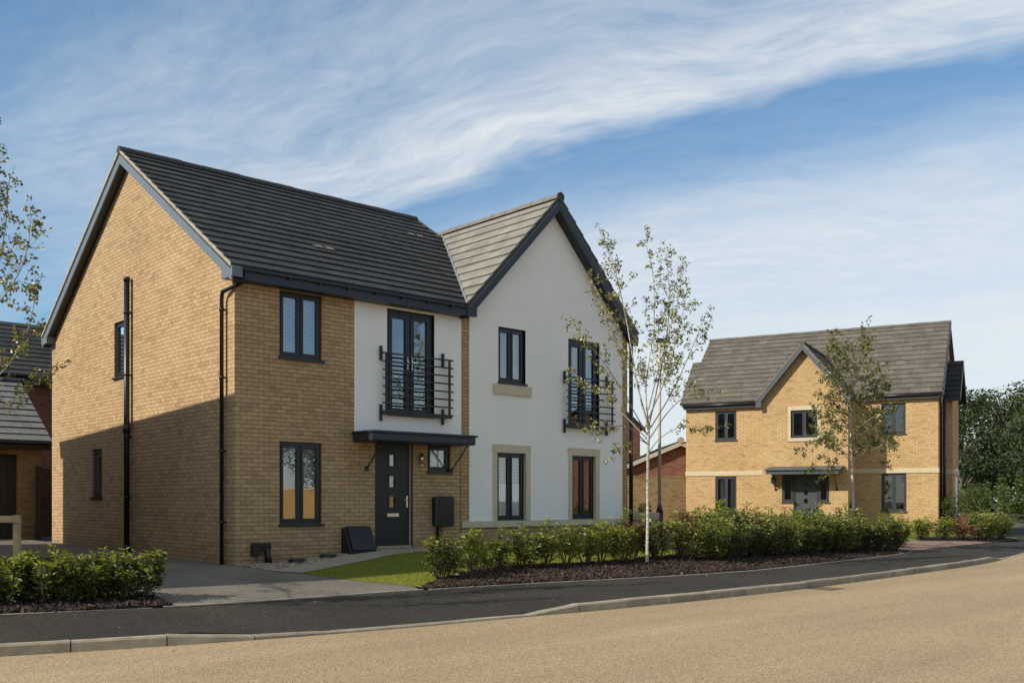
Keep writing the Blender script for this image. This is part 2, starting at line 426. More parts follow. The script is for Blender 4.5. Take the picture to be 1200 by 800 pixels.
def ridge_tiles(mb, a, b, r=.115, seg=.45, mi=0):
    a = Vector(a); b = Vector(b); L = (b-a).length; k = max(1, round(L/seg)); d = (b-a).normalized()
    x = d.cross(Vector((0, 0, 1))).normalized(); z = x.cross(d)
    for i in range(k):
        p = a.lerp(b, i/k); q = a.lerp(b, (i+1)/k) - d*.006
        rr = r*(1+.04*((i*7) % 3-1))
        ring = [(math.cos(t)*rr, math.sin(t)*rr) for t in [math.pi*(j/8)*1.1-.16 for j in range(9)]]
        for j in range(8):
            c0, c1 = ring[j], ring[j+1]
            mb.face([p+x*c0[0]+z*c0[1], q+x*c0[0]+z*c0[1], q+x*c1[0]+z*c1[1], p+x*c1[0]+z*c1[1]], mi, True)
        mb.face([p+x*c[0]+z*c[1] for c in ring], mi); mb.face([q+x*c[0]+z*c[1] for c in ring[::-1]], mi)

def barge(mb, F, pts, depth, w0, w1, mi=0):
    """board following polyline pts [(u,z)] of its top edge, hanging depth below"""
    for (a, b) in zip(pts[:-1], pts[1:]):
        t = Vector((b[0]-a[0], b[1]-a[1])); L = t.length; h = depth*L/max(abs(t.x), .2)
        mb.hexa([F(a[0], w0, a[1]-h), F(b[0], w0, b[1]-h), F(b[0], w1, b[1]-h), F(a[0], w1, a[1]-h),
                 F(a[0], w0, a[1]), F(b[0], w0, b[1]), F(b[0], w1, b[1]), F(a[0], w1, a[1])], mi)

def window(root, F, u0, u1, z0, z1, panes=2, setback=.05, fm='frame', gm='glass', sill=True, blind=0,
           curtain=None, card=None, name='window', label=None, fw=.055, sash=.045):
    mb = MB(); a, b = -setback-.07, -setback
    mb.fbox(F, u0, u1, a, b, z0, z0+fw); mb.fbox(F, u0, u1, a, b, z1-fw, z1)
    mb.fbox(F, u0, u0+fw, a, b, z0+fw, z1-fw); mb.fbox(F, u1-fw, u1, a, b, z0+fw, z1-fw)
    W = (u1-u0-2*fw); gp = []
    for k in range(panes):
        p0 = u0+fw+W*k/panes; p1 = u0+fw+W*(k+1)/panes
        if k: mb.fbox(F, p0-.022, p0+.022, a, b-.004, z0+fw, z1-fw); 
        q0 = p0+(.022 if k else 0); q1 = p1-(.022 if k < panes-1 else 0); y0, y1 = z0+fw, z1-fw
        s = sash
        c, d = b-.05, b+.012
        mb.fbox(F, q0, q1, c, d, y0, y0+s); mb.fbox(F, q0, q1, c, d, y1-s, y1)
        mb.fbox(F, q0, q0+s, c, d, y0+s, y1-s); mb.fbox(F, q1-s, q1, c, d, y0+s, y1-s)
        gp.append((q0+s, q1-s, y0+s, y1-s))
    w = mb.build(name, M[fm], root)
    if label: w['label'] = label
    gb = MB()
    for q0, q1, y0, y1 in gp:
        wv = b-.022
        gb.face([F(q0, wv, y0), F(q1, wv, y0), F(q1, wv, y1), F(q0, wv, y1)])
    gb.build('pane', M[gm], w)
    if sill == 'dark' or sill is True:
        sb = MB(); sb.fbox(F, u0-.02, u1+.035, -.10, .045, z0-.045, z0-.001); sb.build('sill', M[fm], w)
    if blind:
        bb = MB(); zz = z1-.1
        while zz > z1-.1-(z1-z0-.2)*blind:
            t = .016
            bb.hexa([F(u0+.05, -.165-t, zz+.010), F(u1-.05, -.165-t, zz+.010), F(u1-.05, -.165-t, zz+.012), F(u0+.05, -.165-t, zz+.012),
                     F(u0+.05, -.165+t, zz-.012), F(u1-.05, -.165+t, zz-.012), F(u1-.05, -.165+t, zz-.010), F(u0+.05, -.165+t, zz-.010)])
            zz -= .032
        bb.build('blind', M['blind'], w)
    if card:
        cd_ = MB()
        for q0, q1, y0, y1 in gp: cd_.fbox(F, q0-.002, q1+.002, -.092, -.088, y0-.002, y0+(y1-y0)*card[0])
        cd_.build('window_card', M[card[1]], w)
    if curtain:
        cb = MB()
        for (a0, a1) in curtain:
            k = max(3, int((a1-a0)/.03)); pts = [(a0+(a1-a0)*i/k, -.24+.022*math.sin(i*1.9)) for i in range(k+1)]
            for p, q in zip(pts[:-1], pts[1:]):
                cb.face([F(p[0], p[1], z0+.02), F(q[0], q[1], z0+.02), F(q[0], q[1], z1-.03), F(p[0], p[1], z1-.03)], 0, True)
        cb.build('curtain', M['curtain'], w)
    return w

def downpipe(root, path, r=.034, brackets=(), wall=None, name='downpipe', mat='black'):
    mb = MB(); mb.tube(path, r, 10)
    for p, q in brackets:
        p = Vector(p); mb.tube([p-Vector((0, 0, .025)), p+Vector((0, 0, .025))], r*1.28, 10)
        mb.bar(p, q, .03, .03)
    return mb.build(name, M[mat], root)

# ---------------------------------------------------------------- camera, sun, sky
CAM = Vector((-8.002, -16.021, 1.138))
cd = bpy.data.cameras.new('camera'); cam = bpy.data.objects.new('camera', cd); COL.objects.link(cam)
cam.location = CAM; cam.rotation_euler = (R(90), 0, R(-(90-47.766)))
cd.sensor_width = 36; cd.sensor_fit = 'HORIZONTAL'; cd.lens = 1156.756/1200*36
cd.shift_y = (585.591-400)/1200; cd.clip_end = 3000; cd.clip_start = .1
SC.camera = cam

AZ, EL = 13.0, 34.0      # sun: azimuth turned from -x towards +y, elevation
sd = bpy.data.lights.new('sun', 'SUN'); so = bpy.data.objects.new('sun', sd); COL.objects.link(so)
sd.energy = 5.0; sd.angle = R(.53); sd.color = (1.0, .945, .83)
tosun = Vector((-math.cos(R(AZ))*math.cos(R(EL)), math.sin(R(AZ))*math.cos(R(EL)), math.sin(R(EL))))
so.rotation_euler = (-tosun).to_track_quat('-Z', 'Y').to_euler(); so.location = tosun*60

def build_world():
    w = bpy.data.worlds.new('World'); SC.world = w; w.use_nodes = True
    nt = w.node_tree; bg = nt.nodes['Background']
    sky = N(nt, 'ShaderNodeTexSky', sky_type='NISHITA', sun_disc=False)
    sky.sun_elevation = R(EL); sky.sun_rotation = R(-(90-AZ)); sky.altitude = 60
    sky.air_density = 1.0; sky.dust_density = .6; sky.ozone_density = 1.6
    d = N(nt, 'ShaderNodeVectorMath', operation='NORMALIZE'); nt.links.new(coord(nt, 'Generated'), d.inputs[0])
    sep = N(nt, 'ShaderNodeSeparateXYZ'); nt.links.new(d.outputs[0], sep.inputs[0])
    def math_(op, a, b=None, c=None, clamp=False):
        n = N(nt, 'ShaderNodeMath', operation=op, use_clamp=clamp)
        for i, v in enumerate((a, b, c)):
            if v is None: continue
            if hasattr(v, 'is_linked'): nt.links.new(v, n.inputs[i])
            else: n.inputs[i].default_value = v
        return n.outputs[0]
    den = math_('ADD', math_('MAXIMUM', sep.outputs[2], 0.0), .15)
    px = math_('DIVIDE', sep.outputs[0], den); py = math_('DIVIDE', sep.outputs[1], den)
    # cloud layer coordinates: t along the streaks, n across them
    tt = math_('ADD', math_('MULTIPLY', px, .296), math_('MULTIPLY', py, -.955))
    nn = math_('ADD', math_('MULTIPLY', px, .955), math_('MULTIPLY', py, .296))
    def vec(a, b, c=0.0):
        v = N(nt, 'ShaderNodeCombineXYZ')
        for i, q in enumerate((a, b, c)):
            if hasattr(q, 'is_linked'): nt.links.new(q, v.inputs[i])
            else: v.inputs[i].default_value = q
        return v.outputs[0]
    wob = noise_tex(nt, vec(tt, nn), 1.6, 4, .6)
    wob2 = noise_tex(nt, vec(math_('MULTIPLY', tt, 1.6), math_('MULTIPLY', nn, 7.0), 3.1), 1.0, 5, .62)
    n1 = math_('ADD', nn, math_('MULTIPLY', math_('SUBTRACT', wob, .5), .30))
    n1 = math_('ADD', n1, math_('MULTIPLY', math_('SUBTRACT', wob2, .5), .16))
    x = math_('DIVIDE', math_('ADD', n1, 1.2), 5.2)
    def P(n): return (n+1.2)/5.2
    def G(n, v): return (P(n), (v, v, v))
    dens = ramp(nt, x, [G(-1.2, .62), G(.3, .55), G(.86, .10), G(1.02, .26), G(1.20, .50), G(1.44, .62),  # lowest stops: unseen cloud behind the camera, added to brighten and neutralise shade
                        G(1.58, .93), G(1.68, .88), G(1.76, .16), G(1.88, .24),
                        G(2.12, .70), G(2.4, .95), G(2.8, .84), G(3.2, 1.0), G(3.7, .92)])
    # streaks (stretched along t) and fine combed fibres
    wa = noise_tex(nt, vec(tt, nn, 9.0), .9, 2); wb_ = noise_tex(nt, vec(tt, nn, 4.4), .9, 2); wc = noise_tex(nt, vec(tt, nn, 2.2), 4.5, 3)
    tw_ = math_('ADD', tt, math_('MULTIPLY', math_('SUBTRACT', wa, .5), 1.1))
    nw_ = math_('ADD', nn, math_('MULTIPLY', math_('SUBTRACT', wb_, .5), .7))
    nw_ = math_('ADD', nw_, math_('MULTIPLY', math_('SUBTRACT', wc, .5), .10))
    f1 = noise_tex(nt, vec(math_('MULTIPLY', tw_, 1.5), math_('MULTIPLY', nw_, 4.6), 1.7), 1.5, 9, .66)
    f2 = noise_tex(nt, vec(math_('ADD', math_('MULTIPLY', tw_, 5.5), math_('MULTIPLY', nw_, 3.0)), math_('SUBTRACT', math_('MULTIPLY', nw_, 15), math_('MULTIPLY', tw_, 5.0)), 5.3), 1.3, 8, .70)
    f = math_('ADD', math_('MULTIPLY', f1, .58), math_('MULTIPLY', f2, .42))
    f = math_('MULTIPLY', math_('SUBTRACT', f, .24), 2.3, clamp=True)
    sm = ramp(nt, x, [(0, (.6, .6, .6)), (P(.8), (.25, .25, .25)), (P(1.75), (.30, .30, .30)), (P(2.3), (.60, .60, .60)), (P(3.0), (.82, .82, .82))])
    f = math_('ADD', math_('MULTIPLY', f, math_('SUBTRACT', 1.0, sm)), math_('MULTIPLY', sm, .82))
    # clearer sky in the lower left
    lf = math_('MULTIPLY', math_('ADD', tt, 2.35), 1.6, clamp=True)
    lf = math_('ADD', math_('MULTIPLY', lf, .75), .25)
    cov = math_('MULTIPLY', math_('MULTIPLY', dens, f), lf)
    cov = math_('MULTIPLY', cov, 1.15, clamp=True)
    hz = N(nt, 'ShaderNodeMapRange'); hz.inputs['From Min'].default_value = .02; hz.inputs['From Max'].default_value = .42
    nt.links.new(sep.outputs[2], hz.inputs['Value'])
    tint = mixc(nt, hz.outputs[0], (.92, 1.02, 1.08), (.46, .95, 1.16))
    skyc = mixc(nt, 1.0, sky.outputs[0], tint, 'MULTIPLY')
    col = mixc(nt, cov, skyc, (6.5, 6.85, 7.1))
    nt.links.new(col, bg.inputs[0]); bg.inputs[1].default_value = .122
build_world()

# ---------------------------------------------------------------- ground shape
KP = [(-60, 20), (-30, 6), (-14, -1.9), (-8, -4.55), (-5.25, -5.62), (-2.95, -6.22), (-1.13, -6.50), (1.79, -6.74), (3.8, -6.86), (7.0, -6.88),
      (10.22, -6.66), (15.09, -6.28), (17.9, -5.85), (21.25, -5.17), (27, -3.7), (40, -.2), (70, 8), (150, 30)]
BP = [(-60, 24.5), (-30, 9.6), (-14, 1.3), (-8, -1.75), (-4.56, -3.0), (-2.64, -3.62), (-.66, -3.72), (1.3, -3.78), (2.92, -4.0), (6.06, -4.6), (8.2, -4.85),
      (9.63, -4.75), (15.93, -4.05), (18.1, -3.5), (21, -3.0), (25, -2.9), (40, 2.5), (70, 11), (150, 34)]
def interp(P, x):
    if x <= P[0][0]: return P[0][1]
    for (a, b), (c, d) in zip(P[:-1], P[1:]):
        if x <= c:
            return b+(d-b)*(x-a)/(c-a)
    return P[-1][1]
def smooth_poly(P, step=.45, x0=-30, x1=60):
    xs = []; x = x0
    while x <= x1: xs.append(x); x += step
    ys = [interp(P, x) for x in xs]
    for _ in range(3): ys = [ys[0]]+[(ys[i-1]+2*ys[i]+ys[i+1])/4 for i in range(1, len(ys)-1)]+[ys[-1]]
    return list(zip(xs, ys))
KS = [(-60, 20)]+smooth_poly(KP)+[(70, 8), (150, 30)]
BS = [(-60, 24.5)]+smooth_poly(BP)+[(70, 11), (150, 34)]
KY = lambda x: interp(KS, x)
BY = lambda x: interp(BS, x)
ROADZ = -.38
def ss(a, b, x):
    t = min(1, max(0, (x-a)/(b-a))); return t*t*(3-2*t)
def ktop(x):                                       # kerb top: full height, dropped across the driveway, flush past the corner
    full = -.265; low = -.352
    d = ss(-3.6, -2.5, x)-ss(.75, 1.8, x)
    z = full+(low-full)*d
    e = ss(17.0, 18.6, x)
    return z+(-.374-z)*e
def g(x, y):                                       # finished ground behind the pavement
    base = .17*min(1, max(0, (x-.8)/2))
    base += (-.02-base)*ss(11, 16, x)
    yb = BY(x)
    t = min(1, max(0, (y-yb)/(-.3-yb))) if yb < -.5 else min(1, max(0, (y-yb)/3))
    z0 = -.25
    z = z0+(base-z0)*t
    if y > 0: z += min(.10, .010*y)*(1-ss(11, 16, x))
    return z
def gpav(x, y):
    a, b = KY(x), BY(x); s = min(1, max(0, (y-a)/(b-a)))
    return ktop(x)+(-.25-ktop(x))*s

def sheet(name, poly, zf, off, mat, cell=.5, kind='structure', parent=None):
    """one ground layer: polygon cut on a grid and dropped on the height function"""
    bm = bmesh.new()
    f = bm.faces.new([bm.verts.new((x, y, 0)) for x, y in poly])
    bmesh.ops.triangulate(bm, faces=[f])
    xs = [p[0] for p in poly]; ys = [p[1] for p in poly]
    for ax, lo, hi in ((0, min(xs), max(xs)), (1, min(ys), max(ys))):
        k = max(1, int((hi-lo)/cell))
        for i in range(1, k):
            c = [0, 0, 0]; c[ax] = lo+(hi-lo)*i/k; nrm = [0, 0, 0]; nrm[ax] = 1
            bmesh.ops.bisect_plane(bm, geom=bm.verts[:]+bm.edges[:]+bm.faces[:], plane_co=c, plane_no=nrm)
    for v in bm.verts: v.co.z = zf(v.co.x, v.co.y)+off
    bmesh.ops.recalc_face_normals(bm, faces=bm.faces)
    for f in bm.faces:
        if f.normal.z < 0: f.normal_flip()
        f.smooth = True
    uvl = bm.loops.layers.uv.new('UVMap')
    for f in bm.faces:
        for l in f.loops: l[uvl].uv = (l.vert.co.x, l.vert.co.y)
    me = bpy.data.meshes.new(name); bm.to_mesh(me); bm.free(); me.materials.append(mat)
    o = bpy.data.objects.new(name, me); COL.objects.link(o)
    if parent: o.parent = parent
    return tag(o, kind=kind)

# ground: one sheet to the horizon
mb = MB()
def zground(x, y):
    if y < KY(x)+.3: return -.52
    if y < BY(x)+.1: return -.46
    return g(x, y)-.05
gx = [-900, -300, -120, -60, -40, -25]+[-20+.8*i for i in range(105)]+[66, 75, 100, 150, 300, 1200]
gy = [-900, -300, -100, -50, -25]+[-12+.8*i for i in range(60)]+[40, 55, 80, 130, 300, 1200]
idx = {}
for i, x in enumerate(gx):
    for j, y in enumerate(gy):
        idx[i, j] = len(mb.v); mb.v.append((x, y, zground(x, y)))
for i in range(len(gx)-1):
    for j in range(len(gy)-1):
        mb.f.append((idx[i, j], idx[i+1, j], idx[i+1, j+1], idx[i, j+1])); mb.m.append(0); mb.sm.append(True)
tag(mb.build('ground', M['soil']), kind='structure')

sheet('road', [(x, y) for x, y in KS]+[(150, -60), (-60, -60)], lambda x, y: ROADZ, 0, M['road'], cell=6)
px = [p for p in KS if -14.5 < p[0] < 61]; pb = [p for p in BS if -14.5 < p[0] < 61]
sheet('pavement', [(x, y+.115) for x, y in px]+pb[::-1], gpav, 0, M['asphalt'], cell=.45)

# kerb: separate stones with joints, dropped at the drive
def kerb():
    mb = MB(); pts = [p for p in KS if -14.5 < p[0] < 61]
    L = [0]
    for a, b in zip(pts[:-1], pts[1:]): L.append(L[-1]+math.hypot(b[0]-a[0], b[1]-a[1]))
    def at(s):
        for k in range(len(L)-1):
            if s <= L[k+1]:
                t = (s-L[k])/(L[k+1]-L[k]); return pts[k][0]+(pts[k+1][0]-pts[k][0])*t, pts[k][1]+(pts[k+1][1]-pts[k][1])*t
        return pts[-1]
    s = .35; n = 0
    while s < L[-1]-1:
        a, b = at(s+.006), at(s+.909)
        d = Vector((b[0]-a[0], b[1]-a[1], 0)).normalized(); q = Vector((-d.y, d.x, 0))
        za, zb = ktop(a[0])+random.uniform(-.004, .004), ktop(b[0])+random.uniform(-.004, .004)
        jit = q*random.uniform(-.003, .003)
        def prof(p, z):
            p = Vector((p[0], p[1], 0))+jit; h = max(.0, min(.02, (z-ROADZ)*.5))
            return [p+Vector((0, 0, -.5)), p+Vector((0, 0, z-h)), p+q*h*.9+Vector((0, 0, z)), p+q*.125+Vector((0, 0, z)), p+q*.125+Vector((0, 0, -.5))]
        A, B = prof(a, za), prof(b, zb)
        for i in range(5): mb.face([A[i], A[(i+1) % 5], B[(i+1) % 5], B[i]])
        mb.face(A[::-1]); mb.face(B)
        s += .915; n += 1
    tag(mb.build('kerb', M['kerb'], recalc=True), kind='structure')
kerb()

# edging strip between driveway and pavement, and the flush timber-thin edge of the beds
def strip(name, line, w, zf, off, mat, h=.03):
    mb = MB()
    for a, b in zip(line[:-1], line[1:]):
        d = Vector((b[0]-a[0], b[1]-a[1], 0)).normalized(); q = Vector((-d.y, d.x, 0))*w
        A = Vector((a[0], a[1], zf(*a)+off)); B = Vector((b[0], b[1], zf(*b)+off)); dn = Vector((0, 0, -h))
        mb.hexa([A+dn, B+dn, B+q+dn, A+q+dn, A, B, B+q, A+q])
    return tag(mb.build(name, mat), kind='structure')
strip('driveway_edging', [(x, BY(x)) for x in [-2.75+.25*i for i in range(17)]], .05, lambda x, y: -.25, .012, M['edging'])
strip('bed_edging', [(x, BY(x)-.03) for x in [1.35+.3*i for i in range(56)]], .05, lambda x, y: -.25, .006, M['edging'])
strip('bed_edging', [(x, BY(x)-.03) for x in [-14+.3*i for i in range(38)]], .05, lambda x, y: -.25, .006, M['edging'])

# driveway, path, gravel, lawn, beds
LAWN_L = [(1.30, -3.45), (.86, -2.6), (.56, -1.85), (.46, -1.44)]
drive = [(x, BY(x)+.05) for x in [-2.7+.4*i for i in range(10)]]+[(1.22, BY(1.22)+.05)]+LAWN_L+[(.12, -1.07), (.05, -.6), (0, 0), (0, 12.5), (-6, 12.5), (-5.5, 2), (-3.2, -1.4), (-2.75, -2.9)]
sheet('driveway', drive, g, .0, M['drive'], cell=.5)
path_low = [(.46, -1.44), (1.47, -1.13), (2.31, -.94), (3.52, -.66), (5.2, -.58)]
path_up = [(5.2, 0), (2.8, 0), (2.7, -.06), (1.73, -.42), (.91, -.66), (.12, -1.07)]
sheet('footpath', path_low+path_up, g, .012, M['slab'], cell=.4)
sheet('gravel_bed', [(0, 0), (.05, -.6), (.12, -1.07), (.91, -.66), (1.73, -.42), (2.7, -.06), (2.8, 0)], g, .0, M['gravel'], cell=.4)
bedtop = [(17.6, -2.3), (14, -2.35), (11, -2.4), (9.2, -2.6), (7.9, -2.85), (6.5, -2.86), (4.9, -2.74), (3.6, -2.58), (2.6, -2.90), (1.9, -3.30), (1.36, -3.62)]
lawn = LAWN_L+path_low[1:]+[(5.2, -.02), (10.6, -.02), (10.8, .5), (17.4, .5), (17.6, -2.3)]+bedtop[1:]
sheet('lawn', lawn, g, .004, M['lawn'], cell=.5)
sheet('mulch_bed', [(x, BY(x)+.02) for x in [1.36+.6*i for i in range(28)]]+[(17.9, BY(17.9)+.02)]+bedtop, g, .006, M['mulch'], cell=.4)
lbed = [(x, BY(x)+.02) for x in [-13.4+.4*i for i in range(27)]]+[(-2.62, -3.5), (-2.60, -3.0), (-2.85, -2.55), (-4, -2.05), (-8, -.45), (-13.2, 2.2)]
sheet('mulch_bed', lbed, g, .012, M['mulch'], cell=.4)
sheet('lawn', [(-2.85, -2.55), (-4, -2.05), (-8, -.45), (-13.2, 2.2), (-13, 5), (-8, 4), (-4.3, .4), (-3.2, -1.4)][::-1], g, .004, M['lawn'], cell=.6)
sheet('block_paving', [(17.9, -2.3), (18.0, BY(18)+.02), (19.6, BY(19.6)+.02), (22.2, BY(22.2)+.02), (25.2, BY(25.2)+.02), (24.6, -2.35), (22.3, -1.72), (21, .6), (22, 7), (12, 7), (12, .5), (17.4, .5)], g, .004, M['paving'], cell=.6)
sheet('mulch_bed', [(22.35, -1.72), (24.6, -2.33), (25.3, -2.72), (28.3, -2.4), (29.3, -1.9), (29.0, -1.1), (26.5, -1.2), (23.2, -.95)], g, .008, M['mulch'], cell=.5)
sheet('lawn', [(21.1, .6), (22.3, -1.70), (23.2, -.95), (26.5, -1.2), (29.0, -1.1), (29.35, -1.9), (30.3, -1.6), (30, .4), (26.2, 8), (22, 7)], g, .004, M['lawn'], cell=.8)

# ---------------------------------------------------------------- main house
H = thing('brick_house', 'large buff brick house with white rendered front gable, black balconies and dark tiled roof', 'house')
FF = frame((0, 0, 0), (1, 0, 0), (0, -1, 0)); FG = frame((0, 0, 0), (0, 1, 0), (-1, 0, 0))
W, D, EZ = 10.357, 9.75, 5.0
RY, RZ, RS = 4.8, 8.45, .647          # main ridge
GX, GZ, GS = 7.74, 7.95, 1.03         # front gable ridge
win_up = (.869, 1.757, 3.734, 4.93); win_lo = (.869, 1.757, .697, 2.20)
fr1 = (3.215, 4.39, 2.80, 4.905); fr2 = (8.285, 9.345, 2.80, 4.865)
door_h = (2.94, 3.86, .19, 2.32); small = (4.22, 4.82, 1.72, 2.26)
gw_up = (6.13, 6.94, 3.70, 4.89); g1 = (6.09, 6.94, .70, 2.165); g2 = (8.405, 9.20, .70, 2.165)
front_holes = [win_up, win_lo, fr1, fr2, door_h, small, gw_up, g1, g2]
wb = MB()
wall_rect(wb, FF, 0, W, -.5, EZ, front_holes)
zr = lambda x: GZ-GS*abs(x-GX)-.06
wb.face([(5.0, 0, EZ), (W, 0, EZ), (W, 0, zr(W)), (GX, 0, zr(GX)), (5.06, 0, zr(5.06))])
side_holes = [(5.0, 5.62, 3.78, 4.965), (6.36, 6.97, 1.20, 2.285)]
wall_rect(wb, FG, 0, D, -.5, EZ, side_holes)
zm = lambda y: RZ-RS*abs(y-RY)-.06
wb.face([(0, 0, EZ), (0, D, EZ), (0, D, zm(D)), (0, RY, zm(RY)), (0, 0, zm(0))])
wb.face([(7.44, .3, 5.4), (7.44, 9.4, 5.4), (7.44, RY, zm(RY))])
wb.face([(W, 0, -.5), (W, D, -.5), (W, D, 5.2), (W, 0, 5.2)])
wb.face([(0, D, -.5), (W, D, -.5), (W, D, 5.2), (0, D, 5.2)]); wb.face([(5.06, D, 5.0), (W, D, 5.0), (GX, D, zr(GX))])
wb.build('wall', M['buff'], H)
# inner floor so that the rooms are dark and closed
ib = MB(); ib.box(.02, W-.02, .3, D-.02, 2.45, 2.6); ib.face([(.02, .02, .1), (W-.02, .02, .1), (W-.02, D-.02, .1), (.02, D-.02, .1)])
ib.box(.02, W-.02, 3.2, 3.3, .1, 5.0); ib.box(.02, W-.02, .02, D-.02, 5.02, 5.05)
ib.build('floor', M['inside'], H)
# render panels, 15 mm proud
rb = MB(); w_ = .015
wall_rect(rb, FF, 2.46, 5.095, 2.43, EZ+.02, [fr1], .14, w_)
rb.face([FF(2.46, w_, 2.43), FF(2.46, w_, EZ), FF(2.46, 0, EZ), FF(2.46, 0, 2.43)])
rb.build('render_panel', M['render'], H)
rb = MB()
wall_rect(rb, FF, 5.315, 10.16, .69, EZ, [fr2, gw_up, g1, g2], .14, w_)
rb.face([FF(5.315, w_, EZ), FF(10.16, w_, EZ), FF(10.16, w_, zr(10.16)), FF(GX, w_, zr(GX)), FF(5.315, w_, zr(5.315))])
rb.face([FF(5.315, w_, .69), FF(5.315, w_, zr(5.315)), FF(5.315, 0, zr(5.315)), FF(5.315, 0, .69)])
rb.build('render_panel', M['render'], H)
# stone plinth course in blocks, stone surrounds and sill
sb = MB(); x = 5.095
for x2 in (5.97, 7.08, 7.60, 8.28, 9.40, 10.10, 10.36):
    sb.fbox(FF, x+.003, x2-.003, -.02, .055, .555, .69); x = x2
sb.build('plinth_course', M['stone'], H)
for (a, b, c, d) in (g1, g2):
    sb = MB()
    sb.fbox(FF, a-.14, b+.15, .0, .03, d, d+.18); sb.fbox(FF, a-.125, a, .0, .03, .691, d-.002); sb.fbox(FF, b, b+.135, .0, .03, .691, d-.002)
    for (u, v_) in ((a, 1), (b, -1)): sb.fbox(FF, u-.001, u+.001, -.12, .03, .70, d)
    sb.build('window_surround', M['stone'], H)
sb = MB(); sb.fbox(FF, 5.97, 7.08, -.02, .06, 3.43, 3.64); sb.build('stone_sill', M['stone'], H)
# joint between the two halves
jb = MB(); jb.fbox(FF, 5.088, 5.100, .0, .004, .15, 2.25); jb.build('movement_joint', M['black'], H)

# roof
rf = MB(); ey0, ey1 = -.27, 9.87
ez = RZ-RS*(RY-ey0)
roof_slope(rf, (-.2, ey0, ez), (5.04, ey0, ez), (-.2, RY, RZ), (5.04, RY, RZ))
NC = round(math.hypot(RY-ey0, RZ-ez)/.34); vyy = RY-(RZ-GZ)/RS
for i in range(10):                                  # strips stepping up under the valley
    xa, xb = 5.04+(7.5-5.04)*i/10, 5.04+(7.5-5.04)*(i+1)/10
    k0 = int(NC*((vyy-ey0)*(xa-5.04)/(GX-5.04))/(RY-ey0)); a_ = k0/NC
    ys, zs_ = ey0+(RY-ey0)*a_, ez+(RZ-ez)*a_
    roof_slope(rf, (xa, ys, zs_), (xb, ys, zs_), (xa, RY, RZ), (xb, RY, RZ), gauge=math.hypot(RY-ys, RZ-zs_)/(NC-k0))
roof_slope(rf, (7.5, ey1, ez), (-.2, ey1, ez), (7.5, RY, RZ), (-.2, RY, RZ))
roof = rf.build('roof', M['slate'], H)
rt = MB(); ridge_tiles(rt, (-.22, RY, RZ-.02), (7.5, RY, RZ-.02)); rt.build('ridge_tiles', M['ridge'], roof)
vt = MB()                                            # pale verge units stepping down the gable edge
for sgn, y0, y1 in ((1, ey0, RY), (-1, ey1, RY)):
    k = 18
    for i in range(k):
        a, b = y0+(y1-y0)*i/k, y0+(y1-y0)*(i+1)/k
        za, zb = RZ-RS*abs(RY-a), RZ-RS*abs(RY-b)
        o = .030
        vt.hexa([(-.215, a, za-.03), (-.165, a, za-.03), (-.165, b, zb-.03), (-.215, b, zb-.03),
                 (-.215, a, za+o+.012), (-.165, a, za+o), (-.165, b, zb+o-.018), (-.215, b, zb+o-.006)])
vt.build('verge', M['verge'], roof)
vr = MB(); vr.face([(7.5, 3.5, RZ-RS*1.3-.05), (7.5, RY, RZ-.05), (7.5, RY, RZ+.03), (7.5, 3.5, RZ-RS*1.3+.03)])
vr.bar((7.5, 3.7, RZ-RS*1.1+.01), (7.5, RY, RZ+.01), .05, .07); vr.build('verge', M['ridge'], roof)
# roof vents: a hooded tile with slots
for (vx, vy) in ((2.44, 1.35), (6.32, 3.47)):
    z = RZ-RS*(RY-vy)+.03
    t = Vector((0, 1, RS)).normalized(); n = Vector((0, -RS, 1)).normalized()
    v = MB()
    sl = []
    for q in (0, 1):
        v = MB(); sl.append(v)
        for k in range(4):
            p = Vector((vx+q*.26+k*.04, vy, z+.012)); v.bar(p-t*.06, p+t*.05, .012, .012, n)
        v.bar(Vector((vx+q*.26-.01, vy, z+.009)), Vector((vx+q*.26+.13, vy, z+.009)), .012, .004, n)
    hood = MB(); p = Vector((vx+.19, vy, z)); hood.hexa([p+Vector((-.27, 0, 0))-t*.09, p+Vector((.27, 0, 0))-t*.09, p+Vector((.27, 0, 0))+t*.12, p+Vector((-.27, 0, 0))+t*.12,
        p+Vector((-.25, 0, 0))-t*.08+n*.008, p+Vector((.25, 0, 0))-t*.08+n*.008, p+Vector((.25, 0, 0))+t*.1+n*.006, p+Vector((-.25, 0, 0))+t*.1+n*.006])
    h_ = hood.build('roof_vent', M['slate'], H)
    for v in sl: v.build('vent_slots', M['ridge_pale'], h_)
rf = MB()
roof_slope(rf, (5.04, 9.9, GZ-GS*2.7), (5.04, -.29, GZ-GS*2.7), (GX, 9.9, GZ), (GX, -.29, GZ))
roof_slope(rf, (10.44, -.29, GZ-GS*2.7), (10.44, 9.9, GZ-GS*2.7), (GX, -.29, GZ), (GX, 9.9, GZ))
groof = rf.build('roof', M['tile'], H); groof['label'] = 'gable roof over the white rendered front, sunlit paleness painted into its tiles'
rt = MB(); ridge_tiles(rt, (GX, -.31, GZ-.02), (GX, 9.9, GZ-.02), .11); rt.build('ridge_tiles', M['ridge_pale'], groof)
rt = MB(); rt.tube([(GX, -.325, GZ+.0), (GX, -.29, GZ+.0)], .108, 14); rt.build('ridge_end', M['ridge'], groof)
vb = MB(); vy = RY-(RZ-GZ)/RS
a = Vector((5.04, ey0, ez)); b = Vector((GX, vy, GZ)); up = Vector((0, 0, .05))
vb.bar(a+up, b+up, .035, .02, (-.3, -.3, 1)); vb.build('valley_lining', M['lead'], groof)
vr = MB()
